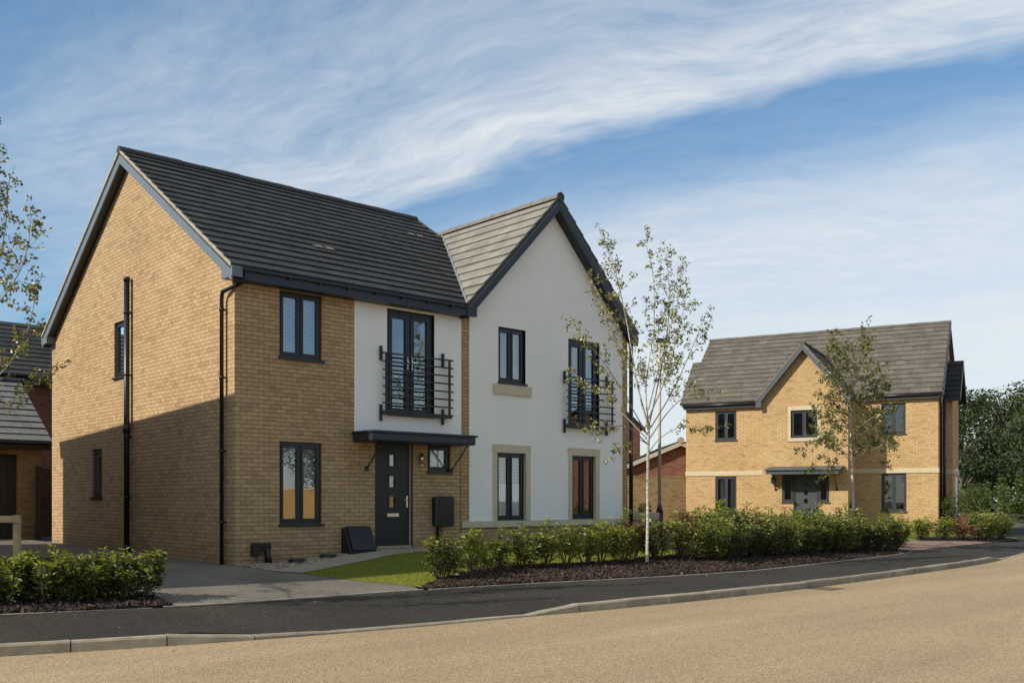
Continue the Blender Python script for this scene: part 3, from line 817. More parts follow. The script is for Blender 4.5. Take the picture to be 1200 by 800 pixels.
for sx in (-1, 1):
    for i in range(11):
        a = i/11; b = (i+1)/11
        p = Vector((GX+sx*2.7*(1-a), -.30, GZ-GS*2.7*(1-a))); q = Vector((GX+sx*2.7*(1-b), -.30, GZ-GS*2.7*(1-b)))
        up = Vector((sx*GS, 0, 1)).normalized()
        vr.hexa([p-up*.05, q-up*.05, q-up*.05+Vector((0, .05, 0)), p-up*.05+Vector((0, .05, 0)), p+up*.04, q+up*.016, q+up*.016+Vector((0, .05, 0)), p+up*.04+Vector((0, .05, 0))])
vr.build('verge', M['ridge'], groof)

# fascia, gutter, barge boards
fb = MB(); fb.fbox(FF, .0, 5.03, .245, .27, 4.945, 5.125); fb.fbox(FF, .0, 5.03, .0, .244, 4.95, 4.96)
fb.build('fascia', M['board_dark'], H)
gt = MB(); gt.box(-.0, 5.03, -.33, -.271, 5.10, 5.15); gt.box(-.0, 5.03, -.30, -.20, 5.126, 5.15)
for k in range(7):
    xx = .9+k*.62; gt.box(xx-.02, xx+.02, -.335, -.271, 5.07, 5.099)
gt.build('gutter', M['black'], H)
bb = MB()
z0, z1 = RZ-RS*(RY-ey0)-.05, RZ-.05
barge(bb, FG, [(ey0, z0), (RY, z1), (ey1, z0)], .185, .165, .195)
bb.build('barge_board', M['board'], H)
sb = MB()
barge(sb, FG, [(ey0, z0-.19), (RY, z1-.19), (ey1, z0-.19)], .015, .0, .165); sb.build('soffit', M['board_dark'], H)
for y0, y1 in ((-.30, .10), (9.52, 9.92)):
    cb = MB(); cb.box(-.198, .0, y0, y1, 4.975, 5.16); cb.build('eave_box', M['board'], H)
bb = MB(); gz0 = GZ-GS*2.7-.04
barge(bb, FF, [(5.05, gz0), (GX, GZ-.04), (10.43, gz0)], .175, .255, .285); 
bb.fbox(FF, 5.03, 5.30, .195, .284, 4.955, 5.12); bb.fbox(FF, 10.2, 10.45, .195, .284, 4.955, 5.12)
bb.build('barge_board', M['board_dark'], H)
sb = MB(); barge(sb, FF, [(5.05, gz0-.20), (GX, GZ-.24), (10.43, gz0-.20)], .012, .016, .255); sb.build('soffit', M['board_dark'], H)

# pipes
dp = [(.06, -.30, 5.09), (.06, -.30, 4.93), (.0, -.17, 4.88), (-.10, .26, 4.80), (-.085, .325, 4.70), (-.085, .325, 0)]
downpipe(H, dp, .036, [((-.085, .325, z), (0, .325, z)) for z in (.75, 2.0, 3.3, 4.5)])
sp = MB(); yy = 4.66
sp.tube([(-.10, yy, 5.78), (-.10, yy, 0)], .058, 14)
for z in (2.62, .12): sp.tube([(-.10, yy, z-.09), (-.10, yy, z+.09)], .075, 14)
sp.tube([(-.10, yy, 5.70), (-.10, yy, 5.79)], .068, 14)
for z in (5.05, 3.75, 2.45, 1.2):
    sp.tube([(-.10, yy, z-.02), (-.10, yy, z+.02)], .070, 14); sp.bar((-.10, yy, z), (0, yy, z), .04, .03)
sp.build('soil_pipe', M['black'], H)
downpipe(H, [(10.43, -.06, 5.1), (10.43, -.06, .05)], .05)

# windows of the front
window(H, FF, *win_up, blind=1.0, label='upper window with lowered white blinds')
window(H, FF, *win_lo, blind=1.0, card=(.43, 'amber'), label='tall ground floor window with amber lower half behind the glass')
window(H, FF, *small, panes=1, blind=1.0, label='small square window beside the door')
window(H, FF, *gw_up, sill=True, curtain=[(6.2, 6.34), (6.76, 6.88)], label='upper window over a stone sill')
window(H, FF, *g1, blind=.6, sill=True, card=(.55, 'blind'), label='stone framed ground floor window with white lower half')
window(H, FF, *g2, blind=0, sill=True, label='stone framed ground floor window without blinds')
def french(hole, curt):
    a, b, c, d = hole
    w = window(H, FF, a, b, c, d, sill=False, name='french_window', fw=.075, sash=.085, curtain=curt)
    hb = MB(); m = (a+b)/2
    for s in (-1, 1):
        hb.fbox(FF, m+s*.055-.014, m+s*.055+.014, -.04, -.025, c+.95, c+1.2); hb.fbox(FF, m+s*.055-.012, m+s*.055+s*.10+.012 if s > 0 else m+s*.055+.012, -.025, .0, c+1.08, c+1.105)
    hb.build('handle', M['chrome'], w)
french(fr1, [(3.33, 3.46), (4.22, 4.3)]); french(fr2, [(8.4, 8.52), (9.1, 9.24)])
window(H, FG, *side_holes[0], panes=1, fm='frame', label='narrow upper window on the sunlit gable wall')
window(H, FG, *side_holes[1], panes=1, fm='frame', label='narrow lower window on the gable wall')

# balconies
def balcony(x0, x1, z0, z1):
    y = -.14
    b = MB(); b.bar((x0+.03, -.09, z0-.012), (x1, -.09, z0-.012), .12, .02); b.bar((x0+.03, -.145, z0-.012), (x1, -.145, z0-.012), .012, .05)
    o = b.build('balcony', M['iron'], H)
    for i in range(8):
        z = z0+.03+(z1-.11-z0)*i/7
        b = MB(); b.bar((x0-.02, y-.012, z), (x1+.03, y-.012, z), .018, .030); b.build('rail', M['iron'], o)
    for xx in (x0+.08, x1-.05):
        p = MB(); p.bar((xx, y+.01, z0), (xx, y+.01, z1-.06), .05, .022, (0, 1, 0)); p.build('upright', M['iron'], o)
    for xx in (x0, x1-.17):
        for za, zb in ((z0-.16, z0+.16), (z1-.22, z1+.06)):
            p = MB(); p.bar((xx, -.06, za), (xx, -.06, zb), .045, .045, (0, 1, 0)); p.bar((xx, -.06, (za+zb)/2), (xx, -.145, (za+zb)/2), .03, .03); p.build('bracket', M['iron'], o)
balcony(3.04, 4.74, 2.84, 4.08); balcony(8.12, 9.72, 2.84, 4.04)

# front door
d = MB(); a, b, c, e = door_h
d.fbox(FF, a, b, -.10, -.02, e-.06, e); d.fbox(FF, a, a+.05, -.10, -.02, c, e-.06); d.fbox(FF, b-.06, b, -.10, -.02, c, e-.06)
fr = d.build('door_frame', M['frame'], H)
d = MB(); da, db = a+.055, b-.065
lights = [(da+.32, da+.46, c+1.62, c+1.84), (da+.32, da+.46, c+1.20, c+1.42), (da+.32, da+.46, c+.80, c+1.02)]
wall_rect(d, FF, da, db, c+.055, e-.065, lights, .04, -.055)
for k in range(1, 9):
    u = da+(db-da)*k/9
dr = d.build('door', M['door'], H)
for (p, q, r_, s_) in lights:
    lb = MB(); gb = MB()
    for bx in ((p-.025, q+.025, r_-.025, r_), (p-.025, q+.025, s_, s_+.025), (p-.025, p, r_, s_), (q, q+.025, r_, s_)):
        lb.fbox(FF, bx[0], bx[1], -.06, -.045, bx[2], bx[3])
    gb.face([FF(p, -.08, r_), FF(q, -.08, r_), FF(q, -.08, s_), FF(p, -.08, s_)])
    lb.build('light_trim', M['frame'], dr); gb.build('glazed_light', M['glass'], dr)
x = MB(); x.fbox(FF, da+.26, da+.54, -.06, -.035, c+.62, c+.685); x.fbox(FF, da+.275, da+.525, -.035, -.028, c+.64, c+.655); x.build('letter_plate', M['chrome'], dr)
x = MB(); x.fbox(FF, db-.075, db-.04, -.06, -.04, c+.80, c+1.03); x.tube([FF(db-.058, -.04, c+.945), FF(db-.058, .0, c+.945), FF(db-.16, .0, c+.945)], .011, 8); x.build('handle', M['chrome'], dr)
x = MB(); x.fbox(FF, a+.03, b-.06, -.06, .03, c-.0, c+.05); x.build('threshold', M['chrome'], fr)
x = MB(); x.fbox(FF, db+.002, db+.012, -.058, -.015, c+.06, e-.07); x.build('weather_strip', M['edging'], fr)

# canopy over the door with two raking stays
cb = MB()
cb.fbox(FF, 2.42, 4.93, .016, .68, 2.262, 2.40); cb.fbox(FF, 2.39, 4.96, .016, .72, 2.402, 2.445); cb.fbox(FF, 2.43, 4.92, .02, .67, 2.245, 2.260)
cn = cb.build('canopy', M['board_dark'], H, bevel=.006)
for xx in (2.74, 4.83):
    s_ = MB(); s_.tube([(xx, -.01, 1.74), (xx, -.55, 2.25)], .014, 8); s_.tube([(xx, .0, 1.74), (xx, -.025, 1.74)], .045, 12); s_.build('stay', M['iron'], cn)

# wall fittings
x = MB(); x.tube([FF(4.03, .06, 1.86), FF(4.03, .06, 2.08)], .035, 14); x.bar(FF(4.03, .06, 1.97), FF(4.03, 0, 1.97), .04, .08)
wl = x.build('wall_light', M['chrome'], H); 
for za, zb in ((1.83, 1.858), (2.082, 2.10)):
    x = MB(); x.tube([FF(4.03, .06, za), FF(4.03, .06, zb)], .03, 12); x.build('lamp_lens', M['lampglass'], wl)
x = MB()                                              # electricity cabinet on a duct
x.fbox(FF, 4.33, 4.79, .0, .13, .62, 1.20); x.fbox(FF, 4.318, 4.802, .13, .155, .605, 1.215)
ec = x.build('meter_cabinet', M['black'], H, bevel=.012)
x = MB(); x.hexa([FF(4.36, .155, .66), FF(4.76, .155, .66), FF(4.76, .156, .66), FF(4.36, .156, .66), FF(4.42, .155, 1.17), FF(4.70, .155, 1.17), FF(4.70, .17, 1.17), FF(4.42, .17, 1.17)]); x.build('cabinet_door', M['black'], ec)
x = MB(); x.bar(FF(4.46, .07, .1), FF(4.46, .07, .61), .07, .09, (0, 1, 0)); x.build('cable_duct', M['black'], ec)
x = MB()                                              # half buried gas box with a curved sloping lid
prof = [(.0, .0), (.34, .0), (.34, .10), (.30, .20), (.20, .40), (.13, .52), (.08, .545), (.0, .545)]
u0, u1 = 2.17, 2.74; zb = .07
A = [FF(u0, p, zb+q) for p, q in prof]; B = [FF(u1, p, zb+q) for p, q in prof]
for i in range(len(prof)): x.face([A[i], A[(i+1) % 8], B[(i+1) % 8], B[i]])
x.face(A); x.face(B[::-1]); gbx = x.build('gas_meter_box', M['black'], H, recalc=True, bevel=.012)
x = MB(); lid = [(.345, .12), (.31, .215), (.21, .41), (.135, .535), (.08, .56)]
for i in range(4):
    p, q = lid[i], lid[i+1]
    x.hexa([FF(u0+.03, p[0], zb+p[1]), FF(u1-.01, p[0], zb+p[1]), FF(u1-.01, q[0], zb+q[1]), FF(u0+.03, q[0], zb+q[1]),
            FF(u0+.03, p[0]+.02, zb+p[1]+.012), FF(u1-.01, p[0]+.02, zb+p[1]+.012), FF(u1-.01, q[0]+.02, zb+q[1]+.012), FF(u0+.03, q[0]+.02, zb+q[1]+.012)])
x.build('lid', M['black'], gbx)
x = MB(); x.fbox(FF, .30, .46, .0, .10, .15, .37); x.fbox(FF, .34, .66, .02, .09, .30, .38); x.fbox(FF, .44, .66, .02, .085, .24, .30)
vb_ = x.build('service_box', M['black'], H, bevel=.006)
x = MB(); x.tube([FF(.60, .05, .27), FF(.61, .06, .14), FF(.62, .07, .0)], [.05, .05, .075], 10); x.tube([FF(.38, .05, .16), FF(.40, .07, .07), FF(.36, .10, .0)], .008, 6); x.build('outlet_pipe', M['black'], vb_)

# ---------------------------------------------------------------- house across the side road
RHX, RHY, RTH = 25.83, 10.06, R(-70.6)
B2 = thing('brick_house', 'smaller buff brick house with a steep central porch gable, standing across the side road', 'house', (RHX, RHY, 0), RTH)
F2 = frame((0, 0, 0), (1, 0, 0), (0, -1, 0))
X0, X1, P_ = -.11, 9.81, 1.8
bx0, bx1, bc = 3.59, 6.83, 5.12
F3 = frame((0, -P_, 0), (1, 0, 0), (0, -1, 0))
w1 = (1.17, 2.07, 3.64, 4.85); w2 = (1.17, 2.07, .70, 2.12); w3 = (7.77, 8.65, 3.70, 4.87); w4 = (7.77, 8.68, .70, 2.16)
wb = MB()
wall_rect(wb, F2, X0, X1, -.5, 5.02, [w1, w2, w3, w4])
cw = (4.70, 5.70, 3.53, 4.60); dh = (4.80, 5.72, .03, 2.12); sl1 = (4.36, 4.80, 1.06, 2.12); sl2 = (5.72, 6.14, 1.06, 2.12)
wall_rect(wb, F3, bx0, bx1, -.5, 5.0, [cw, dh, sl1, sl2])
bz = lambda x: 7.10-1.20*abs(x-bc)*1.0
wb.face([F3(bx0, 0, 5.0), F3(bx1, 0, 5.0), F3(bx1, 0, bz(bx1)-.02), F3(bc+.05, 0, 7.0), F3(bx0, 0, bz(bx0)-.02)])
wb.face([(bx1, -P_, -.5), (bx1, 0, -.5), (bx1, 0, 5.0), (bx1, -P_, 5.0)]); wb.face([(bx0, -P_, -.5), (bx0, 0, -.5), (bx0, 0, 5.0), (bx0, -P_, 5.0)])
for x in (X0, X1):
    wb.face([(x, 0, -.5), (x, 7.5, -.5), (x, 7.5, 5.0), (x, 3.75, 8.3), (x, 0, 5.0)])
wb.face([(X0, 7.5, -.5), (X1, 7.5, -.5), (X1, 7.5, 5.0), (X0, 7.5, 5.0)])
# side wing to the right, set back
wb.box(X1-.5, 10.13, 2.2, 5.4, -.5, 5.3); wb.face([(10.13, 2.2, 5.3), (10.13, 5.4, 5.3), (10.13, 3.8, 6.7)])
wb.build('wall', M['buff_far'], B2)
ib = MB(); ib.box(X0+.05, X1-.05, 1.6, 1.7, .0, 5.0); ib.box(X0+.05, X1-.05, .05, 7.4, 2.5, 2.6); ib.face([(X0+.05, .05, .02), (X1-.05, .05, .02), (X1-.05, 7.4, .02), (X0+.05, 7.4, .02)])
ib.box(bx0+.05, bx1-.05, -.6, -.5, 0, 5); ib.box(X0+.05, X1-.05, .05, 7.4, 5.0, 5.02)
ib.build('floor', M['inside'], B2)
bd = MB(); bd.fbox(F2, X0-.02, bx0, -.02, .03, 2.16, 2.34); bd.build('string_course', M['stone_far'], B2)
bd = MB(); bd.fbox(F2, bx1, X1+.02, -.02, .03, 2.18, 2.36)
bd.box(bx1-.001, bx1+.03, -P_+.45, -.031, 2.18, 2.36); bd.box(X1-.01, X1+.03, -.02, 2.2, 2.18, 2.36); bd.box(X1+.031, 10.16, 2.17, 5.4, 2.18, 2.36)
bd.build('string_course', M['stone_far'], B2)
sb = MB(); a, b, c, e = cw
sb.fbox(F3, a-.10, b+.13, .0, .03, e, e+.15); sb.fbox(F3, a-.10, b+.13, .0, .035, c-.13, c); sb.fbox(F3, a-.10, a, .0, .03, c, e); sb.fbox(F3, b, b+.13, .0, .03, c, e)
sb.build('window_surround', M['stone_far'], B2)
for q, nm in ((w1, 'upper left window'), (w3, 'upper right window'), (w2, 'lower left window'), (w4, 'lower right window')):
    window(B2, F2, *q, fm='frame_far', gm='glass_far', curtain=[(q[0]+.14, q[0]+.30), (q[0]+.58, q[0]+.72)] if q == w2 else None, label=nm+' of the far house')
window(B2, F3, *cw, fm='frame_far', gm='glass_far', sill=False, label='stone framed window in the porch gable')
for q in (sl1, sl2):
    window(B2, F3, *q, panes=1, fm='frame_far', gm='glass_far', sill=True, label='narrow sidelight beside the grey door', setback=.02)
d = MB(); a, b, c, e = dh
d.fbox(F3, a, b, -.10, -.03, e-.06, e); d.fbox(F3, a, a+.05, -.10, -.03, c, e-.06); d.fbox(F3, b-.05, b, -.10, -.03, c, e-.06)
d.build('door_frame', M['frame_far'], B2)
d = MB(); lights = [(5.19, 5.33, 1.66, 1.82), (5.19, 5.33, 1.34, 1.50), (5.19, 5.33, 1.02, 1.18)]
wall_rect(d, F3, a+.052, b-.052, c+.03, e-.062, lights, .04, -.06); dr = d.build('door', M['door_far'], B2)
for (p, q, r_, s_) in lights:
    gb = MB(); gb.face([F3(p, -.09, r_), F3(q, -.09, r_), F3(q, -.09, s_), F3(p, -.09, s_)]); gb.build('glazed_light', M['glass_far'], dr)
x = MB(); x.fbox(F3, 5.12, 5.42, -.062, -.045, .84, .89); x.build('letter_plate', M['chrome'], dr)
x = MB(); x.fbox(F3, a+.075, a+.11, -.06, -.04, .86, 1.06); x.tube([F3(a+.09, -.02, .98), F3(a+.2, -.02, .98)], .012, 6); x.build('handle', M['iron'], dr)
cb = MB(); cb.hexa([F3(3.93, .01, 2.16), F3(6.62, .01, 2.16), F3(6.62, .80, 2.12), F3(3.93, .80, 2.12), F3(3.93, .01, 2.40), F3(6.62, .01, 2.40), F3(6.62, .80, 2.26), F3(3.93, .80, 2.26)])
cb.hexa([F3(3.88, .012, 2.402), F3(6.70, .012, 2.402), F3(6.70, .86, 2.262), F3(3.88, .86, 2.262), F3(3.88, .012, 2.44), F3(6.70, .012, 2.44), F3(6.70, .86, 2.30), F3(3.88, .86, 2.30)])
cn = cb.build('canopy', M['board_far'], B2)
for xx in (4.12, 6.42):
    s_ = MB(); s_.tube([F3(xx, .01, 1.55), F3(xx, .6, 2.14)], .016, 6); s_.tube([F3(xx, .0, 1.55), F3(xx, .03, 1.55)], .05, 10); s_.build('stay', M['iron'], cn)
x = MB(); x.fbox(F3, 3.98, 4.14, .06, .20, 1.78, 1.98); x.hexa([F3(3.96, .04, 1.981), F3(4.16, .04, 1.981), F3(4.16, .22, 1.981), F3(3.96, .22, 1.981), F3(4.03, .10, 2.06), F3(4.09, .10, 2.06), F3(4.09, .16, 2.06), F3(4.03, .16, 2.06)])
x.tube([F3(4.30, .0, 1.68), F3(4.2, .10, 1.68), F3(4.06, .13, 1.77)], .014, 6); x.build('wall_lantern', M['iron'], B2)
# roofs
rf = MB(); S2 = (8.45-5.20)/4.0
roof_slope(rf, (-.14, -.25, 5.2), (10.0, -.25, 5.2), (-.2, 3.75, 8.45), (9.95, 3.75, 8.45))
roof_slope(rf, (10.0, 7.75, 5.2), (-.14, 7.75, 5.2), (9.95, 3.75, 8.45), (-.2, 3.75, 8.45))
rf2 = rf.build('roof', M['tile_far'], B2)
rf = MB(); ty = 2.35; roof_slope(rf, (-.30, -.25, 5.19), (0, -.25, 5.19), (-.55, ty, 5.19+S2*(ty+.25)), (0, ty, 5.19+S2*(ty+.25)))
roof_slope(rf, (0, 5.0, 5.19), (-.55, 5.0, 5.19), (0, ty, 5.19+S2*(ty+.25)), (-.55, ty, 5.19+S2*(ty+.25)))
rf.build('lower_roof', M['tile_far'], B2)
rt = MB(); ridge_tiles(rt, (-.22, 3.75, 8.43), (9.97, 3.75, 8.43), .10); rt.build('ridge_tiles', M['tile_far'], rf2)
vr = MB(); vr.hexa([(9.96, -.27, 5.1), (10.03, -.27, 5.1), (9.98, 3.75, 8.36), (9.92, 3.75, 8.36), (9.96, -.27, 5.22), (10.03, -.27, 5.22), (9.98, 3.75, 8.48), (9.92, 3.75, 8.48)]); vr.build('barge_board', M['board_dark'], B2)
rf = MB(); roof_slope(rf, (9.7, 1.95, 5.25), (10.42, 1.95, 5.25), (9.7, 3.8, 6.85), (10.42, 3.8, 6.85)); roof_slope(rf, (10.42, 5.65, 5.25), (9.7, 5.65, 5.25), (10.42, 3.8, 6.85), (9.7, 3.8, 6.85))
rf.build('wing_roof', M['slate'], B2)
vr = MB(); F4 = frame((10.42, 0, 0), (0, 1, 0), (1, 0, 0)); barge(vr, F4, [(1.93, 5.22), (3.8, 6.84), (5.67, 5.22)], .16, -.03, .02); vr.box(9.86, 10.40, 1.93, 1.96, 5.04, 5.22); vr.build('barge_board', M['board_dark'], B2)
rf = MB(); bh = (bx1-bx0)/2+.17; be = 5.02
roof_slope(rf, (bc+.07-bh, 3.0, be), (bc+.07-bh, -P_-.27, be), (bc+.07, 3.0, 7.16), (bc+.07, -P_-.27, 7.16))
roof_slope(rf, (bc+.07+bh, -P_-.27, be), (bc+.07+bh, 3.0, be), (bc+.07, -P_-.27, 7.16), (bc+.07, 3.0, 7.16))
br = rf.build('porch_roof', M['tile_far'], B2)
rt = MB(); ridge_tiles(rt, (bc+.07, -P_-.30, 7.14), (bc+.07, 2.4, 7.14), .10); rt.build('ridge_tiles', M['tile_far'], br)
vt = MB()
for sx in (-1, 1):
    for i in range(8):
        p = Vector((bc+.07+sx*bh*(1-i/8), -P_-.28, be+(7.16-be)*i/8)); q = Vector((bc+.07+sx*bh*(1-(i+1)/8), -P_-.28, be+(7.16-be)*(i+1)/8)); y = Vector((0, .05, 0)); up = Vector((0, 0, 1))
        vt.hexa([p-up*.05, q-up*.05, q-up*.05+y, p-up*.05+y, p+up*.035, q+up*.015, q+up*.015+y, p+up*.035+y])
vt.build('verge', M['ridge_pale'], br)
bb = MB(); barge(bb, F3, [(bc+.07-bh, be-.05), (bc+.07, 7.11), (bc+.07+bh, be-.05)], .15, .22, .265)
for q in (bc+.07-bh, bc+.07+bh-.22): bb.fbox(F3, q, q+.22, .16, .264, be-.27, be-.06)
bb.build('barge_board', M['board_far'], B2)
sb = MB(); barge(sb, F3, [(bc+.07-bh, be-.22), (bc+.07, 6.94), (bc+.07+bh, be-.22)], .012, .0, .22); sb.build('soffit', M['board_dark'], B2)
for (a, b, z) in ((X0-.05, bx0-.2, 4.96), (bx1+.2, X1+.15, 5.0)):
    fb = MB(); fb.fbox(F2, a, b, .15, .18, z, z+.14); fb.fbox(F2, a, b, 0, .149, z+.01, z+.02); fb.build('fascia', M['board_far'], B2)
    gt = MB(); gt.tube([F2(a-.03, .235, z+.14), F2(b, .235, z+.14)], .055, 8); gt.build('gutter', M['black'], B2)
downpipe(B2, [(9.88, -.23, 5.1), (9.88, -.05, 4.85), (9.88, .35, 4.7), (9.88, .35, 0)], .045)
downpipe(B2, [(9.89, 1.6, 5.1), (9.89, 1.6, 0)], .06, name='soil_pipe')
x = MB(); x.box(bx1+.0, bx1+.12, -P_+.35, -P_+.75, .45, 1.05); x.build('meter_cabinet', M['black'], B2)
x = MB(); x.box(10.13, 10.16, 3.4, 4.3, .05, 2.1); x.box(10.16, 10.19, 2.9, 4.6, 2.3, 2.4); x.build('side_door', M['post_white'], B2)

# ---------------------------------------------------------------- neighbouring buildings
G = thing('garage', 'buff brick garage with a dark door and pale tiled roof beside the red house', 'garage')
GF = frame((0, 12.6, 0), (1, 0, 0), (0, -1, 0))
wb = MB(); gd = (-3.2, .0, .05, 2.36)
wall_rect(wb, GF, -6.5, .62, -.3, 2.5, [gd], .2); wb.face([(.62, 12.6, -.3), (.62, 18.4, -.3), (.62, 18.4, 2.5), (.62, 15.5, 4.5), (.62, 12.6, 2.5)]); wb.build('wall', M['tan'], G)
d = MB(); d.fbox(GF, -3.2, .0, -.20, -.16, .05, 2.36)
for k in range(16): d.fbox(GF, -3.2+k*.2+.008, -3.2+k*.2+.192, -.16, -.145, .06, 2.35)
d.build('garage_door', M['garage_door'], G)
rf = MB(); roof_slope(rf, (-6.6, 12.3, 2.72), (.80, 12.3, 2.72), (-6.6, 15.2, 4.62), (.80, 15.2, 4.62)); roof_slope(rf, (.80, 18.1, 2.72), (-6.6, 18.1, 2.72), (.80, 15.2, 4.62), (-6.6, 15.2, 4.62))
gr = rf.build('roof', M['tile_gar'], G); rt = MB(); ridge_tiles(rt, (-6.6, 15.2, 4.6), (.82, 15.2, 4.6), .11); rt.build('ridge_tiles', M['ridge'], gr)
fb = MB(); fb.fbox(GF, -6.5, .78, .20, .25, 2.50, 2.68); fb.fbox(GF, -6.5, .78, 0, .20, 2.50, 2.51); fb.tube([(-6.5, 12.3, 2.68), (.8, 12.3, 2.68)], .055, 8); fb.build('fascia', M['black'], G)

RHs = thing('red_brick_house', 'dark red brick house with a charcoal roof behind the garage', 'house')
F5 = frame((0, 20.5, 0), (1, 0, 0), (0, -1, 0))
wb = MB(); wall_rect(wb, F5, -9, 9, -.3, 5.3, [(-5, -4, 3.6, 4.8)]); wb.face([(9, 20.5, -.3), (9, 27, -.3), (9, 27, 5.2), (9, 23.7, 7.4), (9, 20.5, 5.2)]); wb.build('wall', M['red'], RHs)
window(RHs, F5, -5, -4, 3.6, 4.8)
rf = MB(); roof_slope(rf, (-9.2, 20.2, 5.42), (9.2, 20.2, 5.42), (-9.2, 23.7, 7.75), (9.2, 23.7, 7.75)); roof_slope(rf, (9.2, 27.2, 5.42), (-9.2, 27.2, 5.42), (9.2, 23.7, 7.75), (-9.2, 23.7, 7.75)); rf.build('roof', M['slate'], RHs)
fb = MB(); fb.fbox(F5, -9, 9, .2, .25, 5.12, 5.36); fb.tube([(-9, 20.18, 5.40), (9, 20.18, 5.40)], .06, 8); fb.build('fascia', M['black'], RHs)

gt = thing('side_gate', 'tall dark stained timber gate between the garage and the house', 'gate')
x = MB(); y = 12.45
for k in range(10): x.box(.58+k*.1, .672+k*.1, y-.02, y+.01, .14, 2.0+.0*k)
x.build('board_panel', M['wood_dark'], gt)
for xx in (.44, 1.6):
    x = MB(); x.box(xx, xx+.12, y-.05, y+.07, .05, 2.06); x.build('post', M['wood_dark'], gt)
x = MB(); x.box(.62, .66, y-.05, y-.02, .95, 1.15); x.build('latch', M['iron'], gt)

def at_depth(u, v, t):          # a point of the photograph's view at depth t, used to survey far things
    rt_ = Vector((math.sin(R(47.766)), -math.cos(R(47.766)), 0)); fw_ = Vector((math.cos(R(47.766)), math.sin(R(47.766)), 0))
    return CAM+fw_*t+rt_*((u-600)/1156.756*t)+Vector((0, 0, -(v-585.591)/1156.756*t))
VR = Vector((math.sin(R(47.766)), -math.cos(R(47.766)), 0)); VF = Vector((math.cos(R(47.766)), math.sin(R(47.766)), 0))
VA = math.atan2(VR.y, VR.x)

# red gabled garage and garden wall in the gap between the houses
p = at_depth(797, 585, 47); GA = thing('red_brick_garage', 'small red brick gable with pale barge boards behind the garden wall', 'garage', (p.x, p.y, 0), VA)
F6 = frame((0, 0, 0), (1, 0, 0), (0, -1, 0))
wb = MB(); wb.face([F6(-3.4, 0, -.3), F6(3.4, 0, -.3), F6(3.4, 0, 2.45), F6(0, 0, 3.85), F6(-3.4, 0, 2.45)]); wb.face([(-3.4, 0, -.3), (-3.4, 6, -.3), (-3.4, 6, 2.45), (-3.4, 0, 2.45)]); wb.build('wall', M['redlit'], GA)
rf = MB(); roof_slope(rf, (-3.6, 6, 2.42), (-3.6, -.25, 2.42), (0, 6, 3.95), (0, -.25, 3.95)); roof_slope(rf, (3.6, -.25, 2.42), (3.6, 6, 2.42), (0, -.25, 3.95), (0, 6, 3.95)); rf.build('roof', M['slate'], GA)
bb = MB(); barge(bb, F6, [(-3.6, 2.38), (0, 3.91), (3.6, 2.38)], .18, .22, .26); bb.build('barge_board', M['post_grey'], GA)
rt = MB(); rt.tube([(0, -.30, 3.97), (0, .1, 3.97)], .15, 8); rt.build('ridge_end', M['verge'], GA)

p0 = Vector((RHX, RHY, 0))+Vector((math.cos(RTH), math.sin(RTH), 0))*(-.11)
p1 = at_depth(700, 585, 42.0); p1.z = 0; p0 += Vector((-.943, -.33, 0))*(-.25)
GW = thing('garden_wall', 'tan brick garden wall with a coping course between the two houses', 'wall', (p0.x, p0.y, 0), math.atan2((p1-p0).y, (p1-p0).x))
L = (p1-p0).length
wb = MB(); wb.box(0, L, -.11, .11, -.3, 2.08); wb.build('wall', M['tan'], GW)
wb = MB()
k = int(L/.075)
for i in range(k): wb.box(i*.075+.004, i*.075+.071, -.115, .115, 2.082, 2.185)
wb.build('coping', M['tan'], GW)

p = at_depth(733, 585, 50); RD = thing('red_brick_house', 'dark red brick house half hidden behind the white gable', 'house', (p.x, p.y, 0), VA)
wb = MB(); wb.box(-7, .74, 0, 7, -.3, 5.0); wb.face([(-7, 0, 5.0), (.74, 0, 5.0), (-3.1, 0, 8.3)]); wb.build('wall', M['red'], RD)
rf = MB(); roof_slope(rf, (.98, -.3, 4.75), (.98, 7.2, 4.75), (-3.1, -.3, 8.4), (-3.1, 7.2, 8.4)); roof_slope(rf, (-7.2, 7.2, 4.75), (-7.2, -.3, 4.75), (-3.1, 7.2, 8.4), (-3.1, -.3, 8.4)); rf.build('roof', M['slate'], RD)
F7 = frame((0, 0, 0), (1, 0, 0), (0, -1, 0)); bb = MB(); barge(bb, F7, [(-7.2, 4.70), (-3.1, 8.35), (.98, 4.70)], .15, .26, .30); bb.build('barge_board', M['black'], RD)

p = at_depth(754, 585, 26.5)
PL = thing('planter', 'low pale stone capped planter box behind the hedge by the lamp post', 'planter', (p.x, p.y, 0), VA)
x = MB(); x.box(-.38, .38, 0, .5, -.1, .60); x.build('box', M['slab'], PL); x = MB(); x.box(-.42, .42, -.04, .54, .602, .80); x.build('cap', M['stone_far'], PL, bevel=.012)

# neighbour on the left, outside the picture, whose shadow lies over the drive and the gable wall
NB = thing('neighbouring_house', 'buff brick house next door to the left, out of the picture', 'house', (-8.45, 5.45, 0), R(4.0))
F8 = frame((0, -5.0, 0), (1, 0, 0), (0, -1, 0))
F10 = frame((4.1, 0, 0), (0, 1, 0), (1, 0, 0)); nbh = [(-3.2, -2.3, 3.9, 5.1), (1.2, 2.1, 3.9, 5.1), (-3.2, -2.3, .8, 2.2)]
wb = MB(); wb.box(-4.1, 3.9, -5.0, 4.3, -.3, 5.55); wall_rect(wb, F10, -5.0, 4.3, -.3, 5.55, nbh, .18)
for y in (-5.0, 4.3): wb.face([(3.9, y, -.3), (4.1, y, -.3), (4.1, y, 5.55), (3.9, y, 5.55)])
for q in nbh: window(NB, F10, *q)
fb = MB(); fb.box(4.10, 4.30, -5.15, 4.45, 5.36, 5.52); fb.build('fascia', M['board_dark'], NB)
